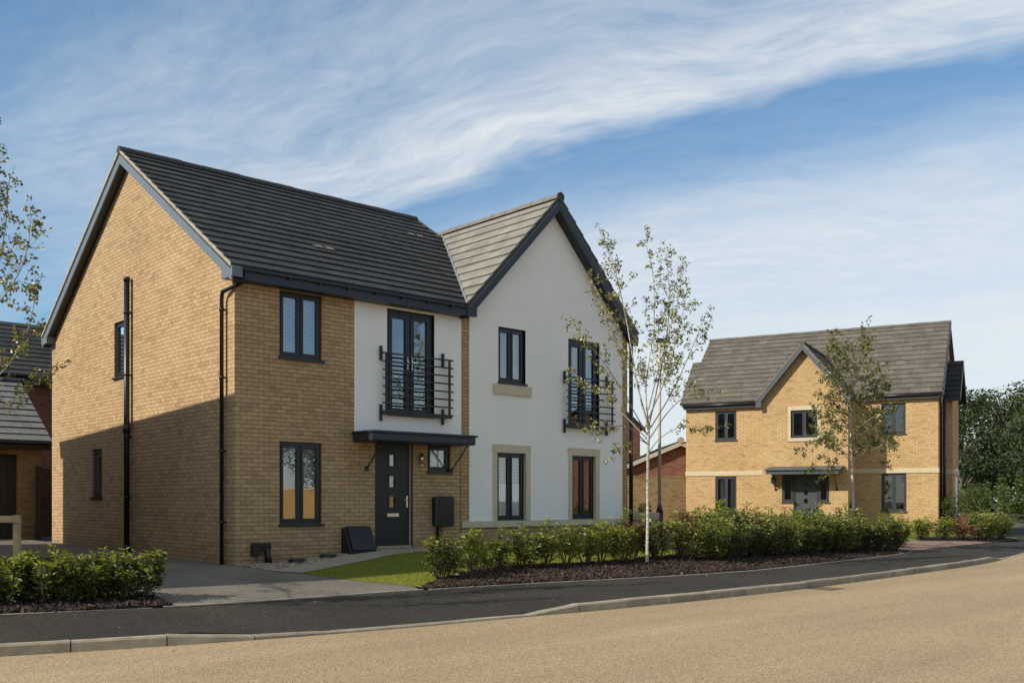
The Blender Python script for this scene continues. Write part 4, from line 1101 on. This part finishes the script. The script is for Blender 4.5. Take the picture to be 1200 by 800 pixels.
for y in (-5.0, 4.3): wb.face([(-4.1, y, 5.55), (4.1, y, 5.55), (0, y, 8.4)])
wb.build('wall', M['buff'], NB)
rf = MB(); roof_slope(rf, (-4.3, 4.5, 5.60), (-4.3, -5.2, 5.60), (0, 4.5, 8.62), (0, -5.2, 8.62)); roof_slope(rf, (4.3, -5.2, 5.60), (4.3, 4.5, 5.60), (0, -5.2, 8.62), (0, 4.5, 8.62)); rf.build('roof', M['slate'], NB)
# across the road behind the camera, seen only as reflections in the front windows
OP = thing('boundary_wall', 'sunlit buff brick wall across the road, reflected in the ground floor windows', 'wall', (6, -45, -.38), R(30))
wb = MB(); wb.box(0, 26, -.11, .11, 0, 2.15); wb.build('wall', M['buff'], OP); wb = MB(); wb.box(-.02, 26.02, -.14, .14, 2.152, 2.23); wb.build('coping', M['stone'], OP)
OH = thing('red_brick_house', 'red brick house across the road, reflected in the windows of the white gable', 'house', (41, -31, -.38), R(-12))
F9 = frame((0, -4, 0), (0, 1, 0), (-1, 0, 0))
wb = MB(); wall_rect(wb, F9, 0, 8, 0, 5, [(1, 2, 3.6, 4.8), (5, 6, .8, 2.2)]); wb.face([F9(0, 0, 5), F9(8, 0, 5), F9(4, 0, 7.6)]); wb.box(.3, 10, -4, 4, 0, 5); wb.build('wall', M['redlit'], OH)
for q in ((1, 2, 3.6, 4.8), (5, 6, .8, 2.2)): window(OH, F9, *q)
rf = MB(); roof_slope(rf, (-.2, 4.3, 5), (10.2, 4.3, 5), (-.2, 0, 7.8), (10.2, 0, 7.8)); roof_slope(rf, (10.2, -4.3, 5), (-.2, -4.3, 5), (10.2, 0, 7.8), (-.2, 0, 7.8)); rf.build('roof', M['slate'], OH)

# ---------------------------------------------------------------- vegetation
def leaf(mb, p, d, n, L, Wd, bend=.18, mi=0):
    """one folded leaf: base p, direction d, facing n"""
    d = d.normalized(); s = d.cross(n)
    if s.length < 1e-4: s = d.cross(Vector((.3, .5, .8)))
    s.normalize(); n = s.cross(d)
    m = p+d*L*.5; t = p+d*L-n*L*bend
    i = len(mb.v)
    mb.v += [tuple(p), tuple(m+s*Wd/2+n*Wd*.16), tuple(t), tuple(m-s*Wd/2+n*Wd*.16)]
    mb.f += [(i, i+1, i+2), (i, i+2, i+3)]; mb.m += [mi, mi]; mb.sm += [False, False]

def rv(rnd): 
    while True:
        v = Vector((rnd.uniform(-1, 1), rnd.uniform(-1, 1), rnd.uniform(-1, 1)))
        if .05 < v.length < 1: return v.normalized()

def shrub(name, label, w, h, stems, per, seed, mat, group=None, loc=(0, 0, 0), ll=.085, lw=.034, low=.22, lean=0, tip=None):
    tip = tip if tip is not None else mat in (M['laurel'], M['laurel_light'], M['laurel_dark'])
    rnd = random.Random(seed)
    root = thing(name, label, 'shrub', loc, 0, group)
    lf, st = MB(), MB()
    for k in range(stems):
        a = rnd.uniform(0, 2*math.pi); rr = (w/2)*math.sqrt(rnd.uniform(.02, 1))
        hh = h*rnd.uniform(.68, 1.04)*(1-.28*(rr/(w/2))**2)
        b = Vector((math.cos(a)*rr*.22, math.sin(a)*rr*.22, 0)); e = Vector((math.cos(a)*rr+lean*h, math.sin(a)*rr, hh))
        c = Vector((math.cos(a)*rr*.85, math.sin(a)*rr*.85, hh*.45))
        pts = []
        for i in range(7):
            t = i/6; pts.append(b*(1-t)**2+c*2*t*(1-t)+e*t*t+rv(rnd)*.012)
        st.tube(pts, [.010*(1-.7*i/6)+.002 for i in range(7)], 5)
        for j in range(per):
            t = low+(1-low)*rnd.random()**.72
            i = min(5, int(t*6)); q = pts[i].lerp(pts[i+1], t*6-i); ax = (pts[i+1]-pts[i]).normalized()
            side = rv(rnd); side = (side-ax*side.dot(ax)); side = side.normalized() if side.length > .01 else Vector((1, 0, 0))
            off = side*rnd.uniform(0, .10)*(1-.4*t)
            d = (side*rnd.uniform(.7, 1.1)+ax*rnd.uniform(.2, .9)+Vector((0, 0, rnd.uniform(-.35, .15))))
            leaf(lf, q+off, d, Vector((0, 0, 1))+rv(rnd)*.55, ll*rnd.uniform(.65, 1.2), lw*rnd.uniform(.75, 1.2), .18, 1 if t > .86 and tip and rnd.random() < .75 else 0)
    lf.build('foliage', [mat, M['laurel_tip']] if tip else mat, root); st.build('stems', M['stem'], root)
    return root

# loose row in front of the white gable, from the lawn end to the birch
loose = [shrub('garden_shrub', 'x', .66, .84, 13, 66, 11, M['laurel'], ll=.10, lw=.036, low=.12, loc=(0, 0, -50)),
         shrub('garden_shrub', 'x', .40, 1.0, 8, 66, 12, M['laurel_light'], ll=.10, lw=.036, loc=(0, 0, -50)),
         shrub('garden_shrub', 'x', .46, .86, 9, 62, 13, M['laurel_light'], ll=.095, lw=.036, loc=(0, 0, -50)),
         shrub('garden_shrub', 'x', .42, 1.02, 9, 70, 14, M['laurel'], ll=.10, lw=.036, loc=(0, 0, -50))]
row = [(2.05, -3.22, 0, 1.0, 'broad bushy shrub at the lawn end of the row, standing in bark mulch'),
       (2.88, -3.02, 1, .98, 'tall narrow shrub second from the lawn end of the row'),
       (3.35, -2.86, 2, .72, 'small low shrub third from the lawn end of the row'),
       (3.72, -2.80, 3, .80, 'thin upright shrub fourth from the lawn end, left of the first stone framed window'),
       (4.22, -2.86, 0, .98, 'full rounded shrub fifth from the lawn end, below the first stone framed window'),
       (4.72, -2.94, 3, .93, 'bright topped shrub sixth from the lawn end of the row'),
       (5.20, -3.00, 1, 1.02, 'tall bright shrub seventh from the lawn end, in front of the white wall'),
       (5.66, -3.04, 2, .98, 'bushy shrub eighth from the lawn end, between the two stone framed windows'),
       (6.10, -3.06, 1, 1.06, 'tall pale tipped shrub ninth from the lawn end, below the second stone framed window'),
       (6.52, -3.10, 2, .98, 'low leafy shrub tenth from the lawn end of the row'),
       (6.95, -2.92, 3, 1.04, 'upright shrub eleventh from the lawn end, just left of the birch trunk')]
used = set()
for k, (x, y, v, s, lab) in enumerate(row):
    z = g(x, y)-.01
    if v not in used:
        used.add(v); o = loose[v]; o.location = (x, y, z); o.scale = (s,)*3; o['label'] = lab; o['group'] = 'loose shrubs before the white gable'
    else: dup(loose[v], (x, y, z), k*1.3, s, lab, 'loose shrubs before the white gable')

# dense hedge from the birch to the corner
HG = 'clipped shrubs of the long hedge along the pavement'
HL = 'dense dark green shrub standing in the long clipped hedge right of the birch'
dense = [shrub('hedge_shrub', HL, .95, 1.04, 22, 66, 21, M['laurel_dark'], HG, (0, 0, -50), ll=.085, lw=.036, low=.16),
         shrub('hedge_shrub', HL, .90, 1.00, 20, 66, 22, M['laurel'], HG, (0, 0, -50), ll=.085, lw=.036, low=.16),
         shrub('hedge_shrub', HL, 1.0, 1.08, 22, 66, 23, M['laurel'], HG, (0, 0, -50), ll=.085, lw=.036, low=.16),
         shrub('hedge_shrub', HL, .9, 1.02, 20, 66, 24, M['laurel_dark'], HG, (0, 0, -50), ll=.085, lw=.036, low=.16)]
spots = []
rnd = random.Random(5)
x = 7.75
while x < 17.75:
    spots.append((x, -3.44+.030*(x-7.75)+(.35 if x < 8 else 0)+rnd.uniform(-.12, .12), rnd.uniform(.86, 1.10)-(.06 if x < 9 else 0))); x += rnd.uniform(.52, .64)
x = 9.6
while x < 16.5:
    spots.append((x, -2.45+rnd.uniform(-.1, .1), rnd.uniform(1.02, 1.22))); x += rnd.uniform(.75, 1.0)
for k, (x, y, s) in enumerate(spots):
    z = g(x, y)-.01; v = (k*3+k//5) % 4
    if k < 4:
        dense[k].location = (x, y, z); dense[k].scale = (s,)*3
    else: dup(dense[v], (x, y, z), rnd.uniform(0, 6.28), s)
shrub('hedge_shrub', 'reddish new growth shrub at the birch end of the long hedge', .55, .98, 11, 62, 31, M['red_leaf'], None, (7.40, -2.75, g(7.40, -2.75)), ll=.08, lw=.032)
shrub('hedge_shrub', 'copper leaved shrub showing over the top of the long hedge', .6, 1.12, 11, 60, 32, M['red_leaf'], None, (8.95, -2.75, g(8.95, -2.75)), ll=.08, lw=.032)
shrub('hedge_shrub', 'red tinted shrub sprig in the middle of the long hedge', .35, 1.0, 6, 50, 33, M['red_leaf'], None, (11.3, -3.05, g(11.3, -3.05)), ll=.08, lw=.032)

# hedge at the left edge
LG = 'shrubs of the hedge by the timber tree stake'
LL = 'glossy green shrub inside the left hedge beside the timber tree stake'
lef = [shrub('hedge_shrub', LL, .74, .74, 19, 76, 41, M['laurel_dark'], LG, (0, 0, -50), ll=.082, lw=.036, low=.14),
       shrub('hedge_shrub', LL, .70, .70, 18, 76, 42, M['laurel'], LG, (0, 0, -50), ll=.082, lw=.036, low=.14)]
lsp = [(-3.05, -2.78), (-3.48, -2.70), (-3.92, -2.56), (-4.36, -2.38), (-4.82, -2.18), (-5.3, -1.95), (-3.25, -2.42), (-4.1, -2.16)]
for k, (x, y) in enumerate(lsp):
    z = g(x, y)-.01
    if k < 2: lef[k].location = (x, y, z)
    else: dup(lef[k % 2], (x, y, z), k*1.1, .96+.05*(k % 3))
shrub('hedge_shrub', 'open leggy shrub at the driveway end of the left hedge', .66, .74, 12, 70, 43, M['laurel'], None, (-2.80, -2.86, g(-2.80, -2.86)), ll=.085, lw=.036, low=.28)

# shrubs by the far house
rs = [(22.9, -1.45, .8, 'small pale green shrub leftmost in the bed before the far house', 'laurel_light'), (24.0, -1.62, .85, 'upright green shrub by the corner of the far house', 'laurel'),
      (25.0, -1.85, .85, 'withered brown shrub between green ones before the far house', 'brown_leaf'), (25.8, -1.95, 1.0, 'bright green shrub right of the withered brown one', 'laurel_light'),
      (26.6, -1.95, 1.05, 'full dark green shrub in the middle of the far bed', 'laurel'), (27.5, -1.9, 1.15, 'wide yellow green shrub near the end of the far bed', 'laurel_light'), (28.4, -1.75, 1.05, 'bushy shrub at the side road end of the far bed', 'bush')]
for k, (x, y, s, lab, mm) in enumerate(rs):
    shrub('garden_shrub', lab, 1.0*s, .95*s, 15, 50, 50+k, M[mm], None, (x, y, g(x, y)), ll=.12, lw=.05, low=.15)
shrub('garden_shrub', 'taller feathery bush rising behind the far bed', 1.7, 1.75, 26, 60, 60, M['bush'], None, (30.0, .3, 0), ll=.13, lw=.05)
p = at_depth(751, 585, 27.5); shrub('garden_shrub', 'rounded shrub growing behind the stone capped planter', .75, 1.15, 14, 60, 61, M['laurel'], None, (p.x, p.y, 0), ll=.09, lw=.04, low=.3)

# birches
def birch(label, base, stems, seed, leaf_n=4, leaf_s=.062, trunk_r=.05, twig_step=.13, group=None, tie=None):
    rnd = random.Random(seed)
    root = thing('birch_tree', label, 'tree', base, 0, group)
    tr, tw, lf = MB(), MB(), MB()
    B = Vector(base)
    def spline(P, n):
        P = [P[0]*2-P[1]]+P+[P[-1]*2-P[-2]]; out = []
        for i in range(1, len(P)-2):
            for k in range(n):
                t = k/n; a, b, c, d = P[i-1:i+3]
                out.append(.5*((2*b)+(c-a)*t+(2*a-5*b+4*c-d)*t*t+(3*b-a-3*c+d)*t**3))
        return out+[P[-2]]
    def leaves(p, ax, n):
        for _ in range(n):
            d = rv(rnd)*.8+ax*.35+Vector((0, 0, -.35))
            leaf(lf, p+rv(rnd)*.035, d, rv(rnd), leaf_s*rnd.uniform(.7, 1.25), leaf_s*.72*rnd.uniform(.75, 1.15), .12)
    def twig(p, d, L, r, depth):
        n = max(4, int(L/.07)); pts = [p]; d = d.normalized()
        for i in range(n):
            d = (d+rv(rnd)*.20+Vector((0, 0, -.05 if depth else .02))).normalized(); pts.append(pts[-1]+d*L/n)
        tw.tube(pts, [r*(1-.75*i/n) for i in range(n+1)], 4, cap=False)
        for i in range(1, n+1):
            t = i/n
            if t > .30 and rnd.random() < .80: leaves(pts[i], d, rnd.choice((1, 2, leaf_n-1)) if t < .8 else leaf_n)
            if depth < 1 and i < n and rnd.random() < .42:
                s = rv(rnd); s = (s-d*s.dot(d)).normalized()
                twig(pts[i], d*.75+s*.75, L*rnd.uniform(.28, .5), r*.6, depth+1)
    for (pl, r0, r1, bare, tl) in stems:
        pts = spline([Vector(q)-B for q in pl], 7)
        n = len(pts)
        (tr if r0 > .016 else tw).tube(pts, [r0+(r1-r0)*i/(n-1) for i in range(n)], 9 if r0 > .02 else 6)
        acc = 0
        for i in range(1, n):
            t = i/(n-1); seg = (pts[i]-pts[i-1]).length; acc += seg
            if t < bare: acc = 0; continue
            while acc > twig_step:
                acc -= twig_step*rnd.uniform(.7, 1.3)
                ax = (pts[i]-pts[i-1]).normalized(); s = rv(rnd); s = (s-ax*s.dot(ax)).normalized()
                twig(pts[i], ax*rnd.uniform(.5, 1.0)+s*.8, tl*(1-.62*t)*rnd.uniform(.6, 1.25), max(.0028, r1*.75), 0)
        if r1 < .012: twig(pts[-1], pts[-1]-pts[-2], .3, r1, 0)
    tr.build('trunk', M['bark'], root); 
    tw.build('branches', M['twig'], root); lf.build('crown', M['birch_leaf'], root)
    if tie:
        t_ = MB(); p_ = at_depth(*tie)-B; t_.tube([p_+Vector((0, 0, -.05)), p_+Vector((0, 0, .05))], .085, 12); t_.build('tree_tie', M['black'], root)
    return root
def PX(pts, t, dz):
    return [tuple(at_depth(u, v, t+d)) for (u, v), d in zip(pts, dz)]
T = 19.6
rnd = random.Random(3)
b1 = at_depth(758, 661, T)
st = [(PX([(758, 664), (759, 610), (759, 560), (760, 500)], T, [0, 0, 0, 0]), .033, .028, 1, 0),
      (PX([(760, 503), (747, 450), (733, 370), (719, 310), (706, 280)], T, [0, -.1, -.3, -.5, -.6]), .018, .004, .18, .52),
      (PX([(760, 503), (757, 450), (766, 385), (765, 320), (757, 285)], T, [0, .1, .3, .3, .2]), .020, .004, .2, .50),
      (PX([(760, 500), (771, 450), (783, 380), (784, 335), (781, 300)], T, [0, .1, .2, .5, .5]), .016, .004, .2, .50),
      (PX([(760, 490), (781, 440), (797, 380), (804, 345)], T, [0, -.2, -.5, -.6]), .013, .0035, .2, .52),
      (PX([(760, 505), (790, 455), (812, 405), (826, 372)], T, [0, .3, .6, .9]), .012, .0035, .2, .50),
      (PX([(759, 510), (735, 468), (708, 425), (672, 385)], T, [0, -.4, -.8, -1.0]), .013, .0035, .25, .55),
      (PX([(759, 515), (730, 485), (700, 462), (676, 440)], T, [0, .3, .6, .8]), .015, .004, .35, .50),
      (PX([(759, 520), (735, 500), (708, 500), (692, 498)], T, [0, -.4, -.8, -1.0]), .013, .004, .35, .45),
      (PX([(760, 515), (785, 480), (808, 462), (826, 462)], T, [0, -.3, -.6, -.8]), .014, .004, .35, .50),
      (PX([(759, 495), (740, 430), (712, 370), (694, 330)], T, [0, .5, .9, 1.2]), .011, .0035, .25, .5),
      (PX([(760, 480), (775, 420), (795, 350), (797, 318)], T, [0, .4, .9, 1.2]), .011, .0035, .3, .48),
      (PX([(760, 530), (775, 512), (800, 500), (835, 500)], T, [0, -.2, -.4, -.6]), .010, .003, .4, .40),
      (PX([(759, 520), (748, 515), (735, 520), (722, 530)], T, [0, -.3, -.5, -.6]), .010, .003, .5, .35)]
birch('slender white stemmed birch rising from the hedge before the white gable', tuple(b1), st, 71, leaf_n=4, leaf_s=.057, twig_step=.082)
T = 27.0
b2 = at_depth(1000, 640, T)
rnd = random.Random(8)
st = [(PX([(1001, 645), (1000, 600), (998, 540), (997, 490), (995, 450), (994, 415)], T, [0, 0, 0, 0, 0, 0]), .050, .006, .38, .70)]
for k in range(34):
    v0 = 562-125*(k/34)**1.0; f_ = rnd.choice((-1, 1)) if k > 1 else (1, -1)[k]
    reach = (50-32*(k/34))*rnd.uniform(.7, 1.15)*(1 if k % 2 else -1); rise = rnd.uniform(22, 44)
    dd = rnd.uniform(-1.1, 1.1)
    st.append((PX([(998, v0-20), (998+reach*.5, v0-20-rise*.5), (998+reach, v0-20-rise*.9)], T, [0, dd*.6, dd]), .011, .0035, .15, .48))
for (du, vv, dd) in ((-55, 525, -.8), (-45, 545, .5), (38, 540, .6), (45, 525, -.6), (-35, 556, .9)):
    st.append((PX([(998, vv-25), (998+du*.5, vv-22), (998+du, vv)], T, [0, dd*.6, dd]), .011, .003, .25, .5))
birch('single stemmed bushy birch standing before the porch gable of the far house', tuple(b2), st, 72, leaf_n=5, leaf_s=.068, twig_step=.115, tie=(1000, 602, T-.08))
T = 11.6
b3 = at_depth(-62, 719, T)
st = [(PX([(-62, 710), (-60, 600), (-55, 500), (-58, 380), (-62, 250), (-60, 120), (-58, 30)], T, [0]*7), .036, .007, .30, .8),
      (PX([(-57, 520), (-20, 460), (12, 425), (33, 385), (42, 345)], T, [0, -.2, -.3, -.4, -.4]), .012, .0035, .35, .40),
      (PX([(-58, 470), (-30, 390), (-8, 330), (6, 270), (10, 215)], T, [0, .1, .3, .4, .5]), .011, .0035, .3, .50),
      (PX([(-58, 430), (-25, 380), (10, 340), (30, 300), (36, 262)], T, [0, -.3, -.5, -.6, -.7]), .010, .0035, .35, .45),
      (PX([(-59, 360), (-40, 290), (-22, 220), (-12, 160)], T, [0, .1, .2, .3]), .009, .0035, .3, .45),
      (PX([(-60, 300), (-85, 230), (-110, 170)], T, [0, .2, .4]), .009, .0035, .3, .55),
      (PX([(-58, 480), (-100, 400), (-140, 330)], T, [0, -.2, -.4]), .010, .0035, .3, .55),
      (PX([(-57, 500), (-20, 480), (15, 470), (52, 440)], T, [0, .3, .5, .6]), .008, .003, .4, .30),
      (PX([(-58, 450), (-90, 420), (-120, 410)], T, [0, .8, 1.5]), .009, .0035, .3, .55)]
birch('birch with sparse leaves reaching in at the left edge of the picture', tuple(b3), st, 73, leaf_n=5, leaf_s=.050, twig_step=.070)

# timber stake frame of the left birch
TS = thing('tree_stake', 'pale timber tree stake frame standing in the left hedge', 'tree stake', tuple(at_depth(20, 700, 13.4)), VA)
zb = at_depth(20, 700, 13.4).z
x = MB(); x.box(-.038, .038, -.038, .038, -.25, .935-zb); x.build('stake', M['timber'], TS)
x = MB(); x.box(-1.45, -1.374, -.038, .038, -.25, .935-zb); x.build('stake', M['timber'], TS)
x = MB(); x.box(-1.50, .058, -.075, -.040, .835-zb, .925-zb); x.build('cross_rail', M['timber'], TS)

# lamp post in the gap
p = at_depth(773, 585, 30)
LP = thing('street_lamp', 'slim grey street lamp column between the two houses', 'street lamp', (p.x, p.y, 0), VA)
x = MB(); x.tube([(0, 0, 0), (0, 0, .75)], .115, 12); x.tube([(0, 0, .75), (0, 0, 1.0)], [.115, .06], 12); x.build('base', M['iron'], LP)
x = MB(); x.tube([(0, 0, 1.0), (0, 0, 5.95)], [.052, .04], 12); x.build('column', M['post_grey'], LP)
x = MB(); x.hexa([(-.12, -.12, 5.93), (.32, -.12, 5.93), (.32, .12, 5.93), (-.12, .12, 5.93), (-.08, -.08, 6.05), (.26, -.08, 6.02), (.26, .08, 6.02), (-.08, .08, 6.05)]); hd = x.build('lamp_head', M['iron'], LP)
x = MB(); x.box(.0, .28, -.09, .09, 5.905, 5.928); x.build('lens', M['lampglass'], hd)

# drain covers in the gravel
for (x_, y_, lab) in ((1.06, -.30, 'dark round drain cover in the gravel nearer the house corner'), (1.72, -.26, 'dark round drain cover in the gravel nearer the gas box')):
    o = thing('drain_cover', lab, 'drain cover', (x_, y_, g(x_, y_)+.03), 0, 'drain covers in the gravel')
    x = MB(); x.tube([(0, 0, -.06), (0, 0, .02)], .16, 20); x.build('rim', M['black'], o)
    x = MB(); x.tube([(0, 0, .021), (0, 0, .03)], .135, 20); x.build('lid', M['iron'], o)

o = thing('road_gully', 'dark iron gully grate in the tan road against the kerb', 'drain', (7.35, KY(7.35)-.25, ROADZ-.004), 0)
x = MB(); x.box(-.24, .24, -.24, -.21, -.03, .008); x.box(-.24, .24, .21, .24, -.03, .008); x.box(-.24, -.21, -.209, .209, -.03, .008); x.box(.21, .24, -.209, .209, -.03, .008); x.build('frame', M['iron'], o)
x = MB(); x.box(-.209, .209, -.209, .209, -.02, -.012)
for k in range(7): x.box(-.2, .2, -.19+k*.06, -.16+k*.06, -.0119, .004)
x.build('grate', M['iron'], o)
# wood beyond the far house: separate trees
def wood_tree(label, h, w, seed, loc=(0, 0, 0), n=5200, ls=.30):
    rnd = random.Random(seed)
    root = thing('wood_tree', label, 'tree', loc, 0, 'trees of the wood beyond the far house')
    tr, lf = MB(), MB()
    tr.tube([(0, 0, -.3), (.1, .05, h*.25), (.0, .1, h*.5), (.15, 0, h*.75)], [w*.045, w*.035, w*.022, w*.006], 9)
    lobes = []
    for k in range(34):
        z = h*rnd.uniform(.20, .93); m = math.sin(math.pi*min(1, (z/h-.04)/1.0))**.7
        a = rnd.uniform(0, 6.28); r = w/2*m*rnd.uniform(.35, .95)
        c = Vector((math.cos(a)*r, math.sin(a)*r, z)); lobes.append((c, w*rnd.uniform(.11, .20)))
        tr.tube([(0, .05, max(.2*h, z-h*.2)), tuple(c*.6+Vector((0, 0, z*.36))), tuple(c)], [w*.013, w*.008, w*.003], 5)
    for j in range(n):
        c, r = rnd.choice(lobes); v = rv(rnd); v.z = v.z*.8+.12
        p = c+v*r*rnd.uniform(.55, 1.08)
        if p.z < .3: continue
        leaf(lf, p, rv(rnd)+Vector((0, 0, -.2)), v+rv(rnd)*.6+Vector((0, 0, .4)), ls*rnd.uniform(.6, 1.25), ls*.62, .1)
    tr.build('trunk', M['trunk'], root); lf.build('crown', M['oak'], root)
    return root
WT = [wood_tree('broad dark oak at the left of the wood beside the far house', 10.0, 7.5, 81), wood_tree('tall round crowned oak in the middle of the wood', 10.8, 8.0, 82),
      wood_tree('dense dark tree at the right edge of the wood', 10.5, 8.0, 83)]
def wpos(u, t): p = at_depth(u, 585, t); return (p.x, p.y, -.2)
WT[0].location = wpos(1128, 76); WT[1].location = wpos(1178, 80); WT[2].location = wpos(1245, 78)
labs = ['dark tree filling the gap behind the broad oak of the wood', 'shaded tree deep in the wood behind the tall oak', 'tree at the back right corner of the wood', 'low crowned tree in front of the wood behind the rail fence', 'tree of the wood hidden mostly behind the far house']
for k, (u, t, v, s) in enumerate(((1150, 90, 1, 1.0), (1205, 92, 2, 1.12), (1290, 90, 0, 1.1), (1215, 72, 0, .78), (1085, 84, 2, .9))):
    dup(WT[v], wpos(u, t), k*1.7+.6, s, labs[k])
for k, (x_, y_, v, s_) in enumerate(((14, -54, 0, .95), (25, -57, 1, .9), (36, -55, 2, .95), (-36, -9, 1, .60), (-40, -18, 2, .62), (-34, -27, 0, .6))):
    o = dup(WT[v], (x_, y_, -.4), k*2.1, s_, ('tree across the road behind the boundary wall, reflected in the front windows' if k < 3 else 'tree by the road behind the photographer, reflected in the far house windows'), 'trees across the road' if k < 3 else 'trees behind the photographer')
for k, (u, t, h, lab) in enumerate(((1142, 66, 2.6, 'low bush under the wood nearest the far house'), (1180, 64, 3.2, 'pale green bush at the foot of the wood'), (1200, 60, 1.6, 'small bush behind the rail fence at the right'))):
    p = wpos(u, t); shrub('wild_bush', lab, h*1.2, h, 26, 60, 90+k, M['bush'], None, p, ll=.24, lw=.12, low=.1)
mb = MB(); rnd = random.Random(17)
for _ in range(9000):
    u = rnd.uniform(1060, 1420); t = rnd.uniform(96, 108); z = 10.5*rnd.random()**.8*(.85+.15*math.sin(u*.06)+.1*math.sin(u*.021))
    p = at_depth(u, 585, t); p.z = z-.3
    leaf(mb, p, rv(rnd), rv(rnd)+Vector((-.3, -.4, .5)), rnd.uniform(.4, .8), .45, .1)
tag(mb.build('far_wood', M['oak']), 'dark mass of trees deep in the wood', kind='stuff')
# post and rail fence before the wood
a, b = at_depth(1105, 585, 52), at_depth(1235, 585, 46); a.z = b.z = -.15
FN = thing('rail_fence', 'weathered timber post and rail fence in front of the wood', 'fence', tuple(a), math.atan2(b.y-a.y, b.x-a.x)); L = (b-a).length
k = int(L/1.8)
for i in range(k+1):
    x = MB(); x.box(i*1.8-.06, i*1.8+.06, -.05, .05, -.1, .62); x.build('post', M['rail'], FN)
for z in (.28, .56):
    x = MB(); x.box(-.1, k*1.8+.1, -.085, -.052, z-.06, z+.06); x.build('rail', M['rail'], FN)

# ---------------------------------------------------------------- small ground cover
def inside(poly, x, y):
    c = False; n = len(poly)
    for i in range(n):
        (a, b), (d, e) = poly[i], poly[(i+1) % n]
        if (b > y) != (e > y) and x < (d-a)*(y-b)/(e-b)+a: c = not c
    return c
rnd = random.Random(9)
mb = MB(); poly = [(0.02, -.01), (.05, -.6), (.12, -1.07), (.91, -.66), (1.73, -.42), (2.7, -.06), (2.8, -.01)]
n = 0
while n < 2600:
    x, y = rnd.uniform(0, 2.8), rnd.uniform(-1.07, 0)
    if not inside(poly, x, y): continue
    n += 1; r = rnd.uniform(.012, .028); c = Vector((x, y, g(x, y)+r*.35)); i = len(mb.v); q = [rnd.uniform(.7, 1.2) for _ in range(6)]
    mb.v += [tuple(c+Vector(v)*r*s) for v, s in zip([(1, 0, 0), (-1, 0, 0), (0, 1, 0), (0, -1, 0), (0, 0, .8), (0, 0, -.8)], q)]
    for f_ in ((0, 2, 4), (2, 1, 4), (1, 3, 4), (3, 0, 4), (2, 0, 5), (1, 2, 5), (3, 1, 5), (0, 3, 5)):
        mb.f.append(tuple(i+k for k in f_)); mb.m.append(0); mb.sm.append(False)
tag(mb.build('gravel', M['pebble']), 'loose pebbles between house wall and path', kind='stuff')
mb = MB()
def chips(n, x0, x1, yf):
    for _ in range(n):
        x = rnd.uniform(x0, x1); y = yf(x)
        c = Vector((x, y, g(x, y)+rnd.uniform(.008, .035))); d = rv(rnd); d.z *= .35; d.normalize(); s = d.cross(Vector((0, 0, 1))+rv(rnd)*.5).normalized(); L_, W_ = rnd.uniform(.02, .06), rnd.uniform(.008, .02)
        u_ = s.cross(d)*.006
        mb.hexa([c-d*L_-s*W_-u_, c+d*L_-s*W_-u_, c+d*L_+s*W_-u_, c-d*L_+s*W_-u_, c-d*L_-s*W_+u_, c+d*L_-s*W_+u_, c+d*L_+s*W_+u_, c-d*L_+s*W_+u_])
bt = sorted(bedtop)
chips(5200, 1.4, 9.5, lambda x: rnd.uniform(BY(x)+.03, interp(bt, x)))
chips(2200, 9.5, 17.6, lambda x: rnd.uniform(BY(x)+.03, -2.9))
chips(2600, -6.0, -2.62, lambda x: rnd.uniform(BY(x)+.03, BY(x)+.95))
tag(mb.build('bark_mulch', M['chip']), 'bark chips spread over the planting beds', kind='stuff')
mb = MB(); n = 0
while n < 34000:
    x, y = rnd.uniform(.45, 9.5), rnd.uniform(-3.5, -.02)
    if not inside(lawn, x, y): continue
    n += 1; p = Vector((x, y, g(x, y)+.002)); d = Vector((rnd.uniform(-.5, .5), rnd.uniform(-.5, .5), 1)).normalized(); h = rnd.uniform(.018, .045); s = d.cross(rv(rnd)).normalized()*.0035; i = len(mb.v)
    mb.v += [tuple(p-s), tuple(p+s), tuple(p+d*h)]; mb.f.append((i, i+1, i+2)); mb.m.append(0); mb.sm.append(False)
tag(mb.build('lawn_grass', M['blade']), 'short mown grass of the front lawn', kind='stuff')

mb = MB(); rnd = random.Random(23)                   # a scatter of fallen leaves on pavement, drive and road edge
for _ in range(260):
    x = rnd.uniform(-5, 18); y = KY(x)+rnd.uniform(-.9, 3.2) if rnd.random() < .45 else BY(x)-rnd.uniform(0, .5)
    if KY(x)-.02 < y < KY(x)+.13: continue
    z = ROADZ if y < KY(x) else (gpav(x, y) if y < BY(x) else g(x, y)+.015)
    leaf(mb, Vector((x, y, z+.006)), Vector((rnd.uniform(-1, 1), rnd.uniform(-1, 1), .12)), Vector((rnd.uniform(-.3, .3), rnd.uniform(-.3, .3), 1)), rnd.uniform(.025, .05), rnd.uniform(.018, .028), .1)
tag(mb.build('leaf_litter', M['brown_leaf']), 'dry leaves lying scattered on the pavement and kerb', kind='stuff')

# ---------------------------------------------------------------- render settings
SC.render.engine = 'CYCLES'
SC.cycles.use_denoising = True
SC.cycles.max_bounces = 8; SC.cycles.transparent_max_bounces = 12
SC.cycles.sample_clamp_indirect = 6
SC.view_settings.view_transform = 'Standard'; SC.view_settings.look = 'None'
SC.view_settings.exposure = 0; SC.view_settings.gamma = 1
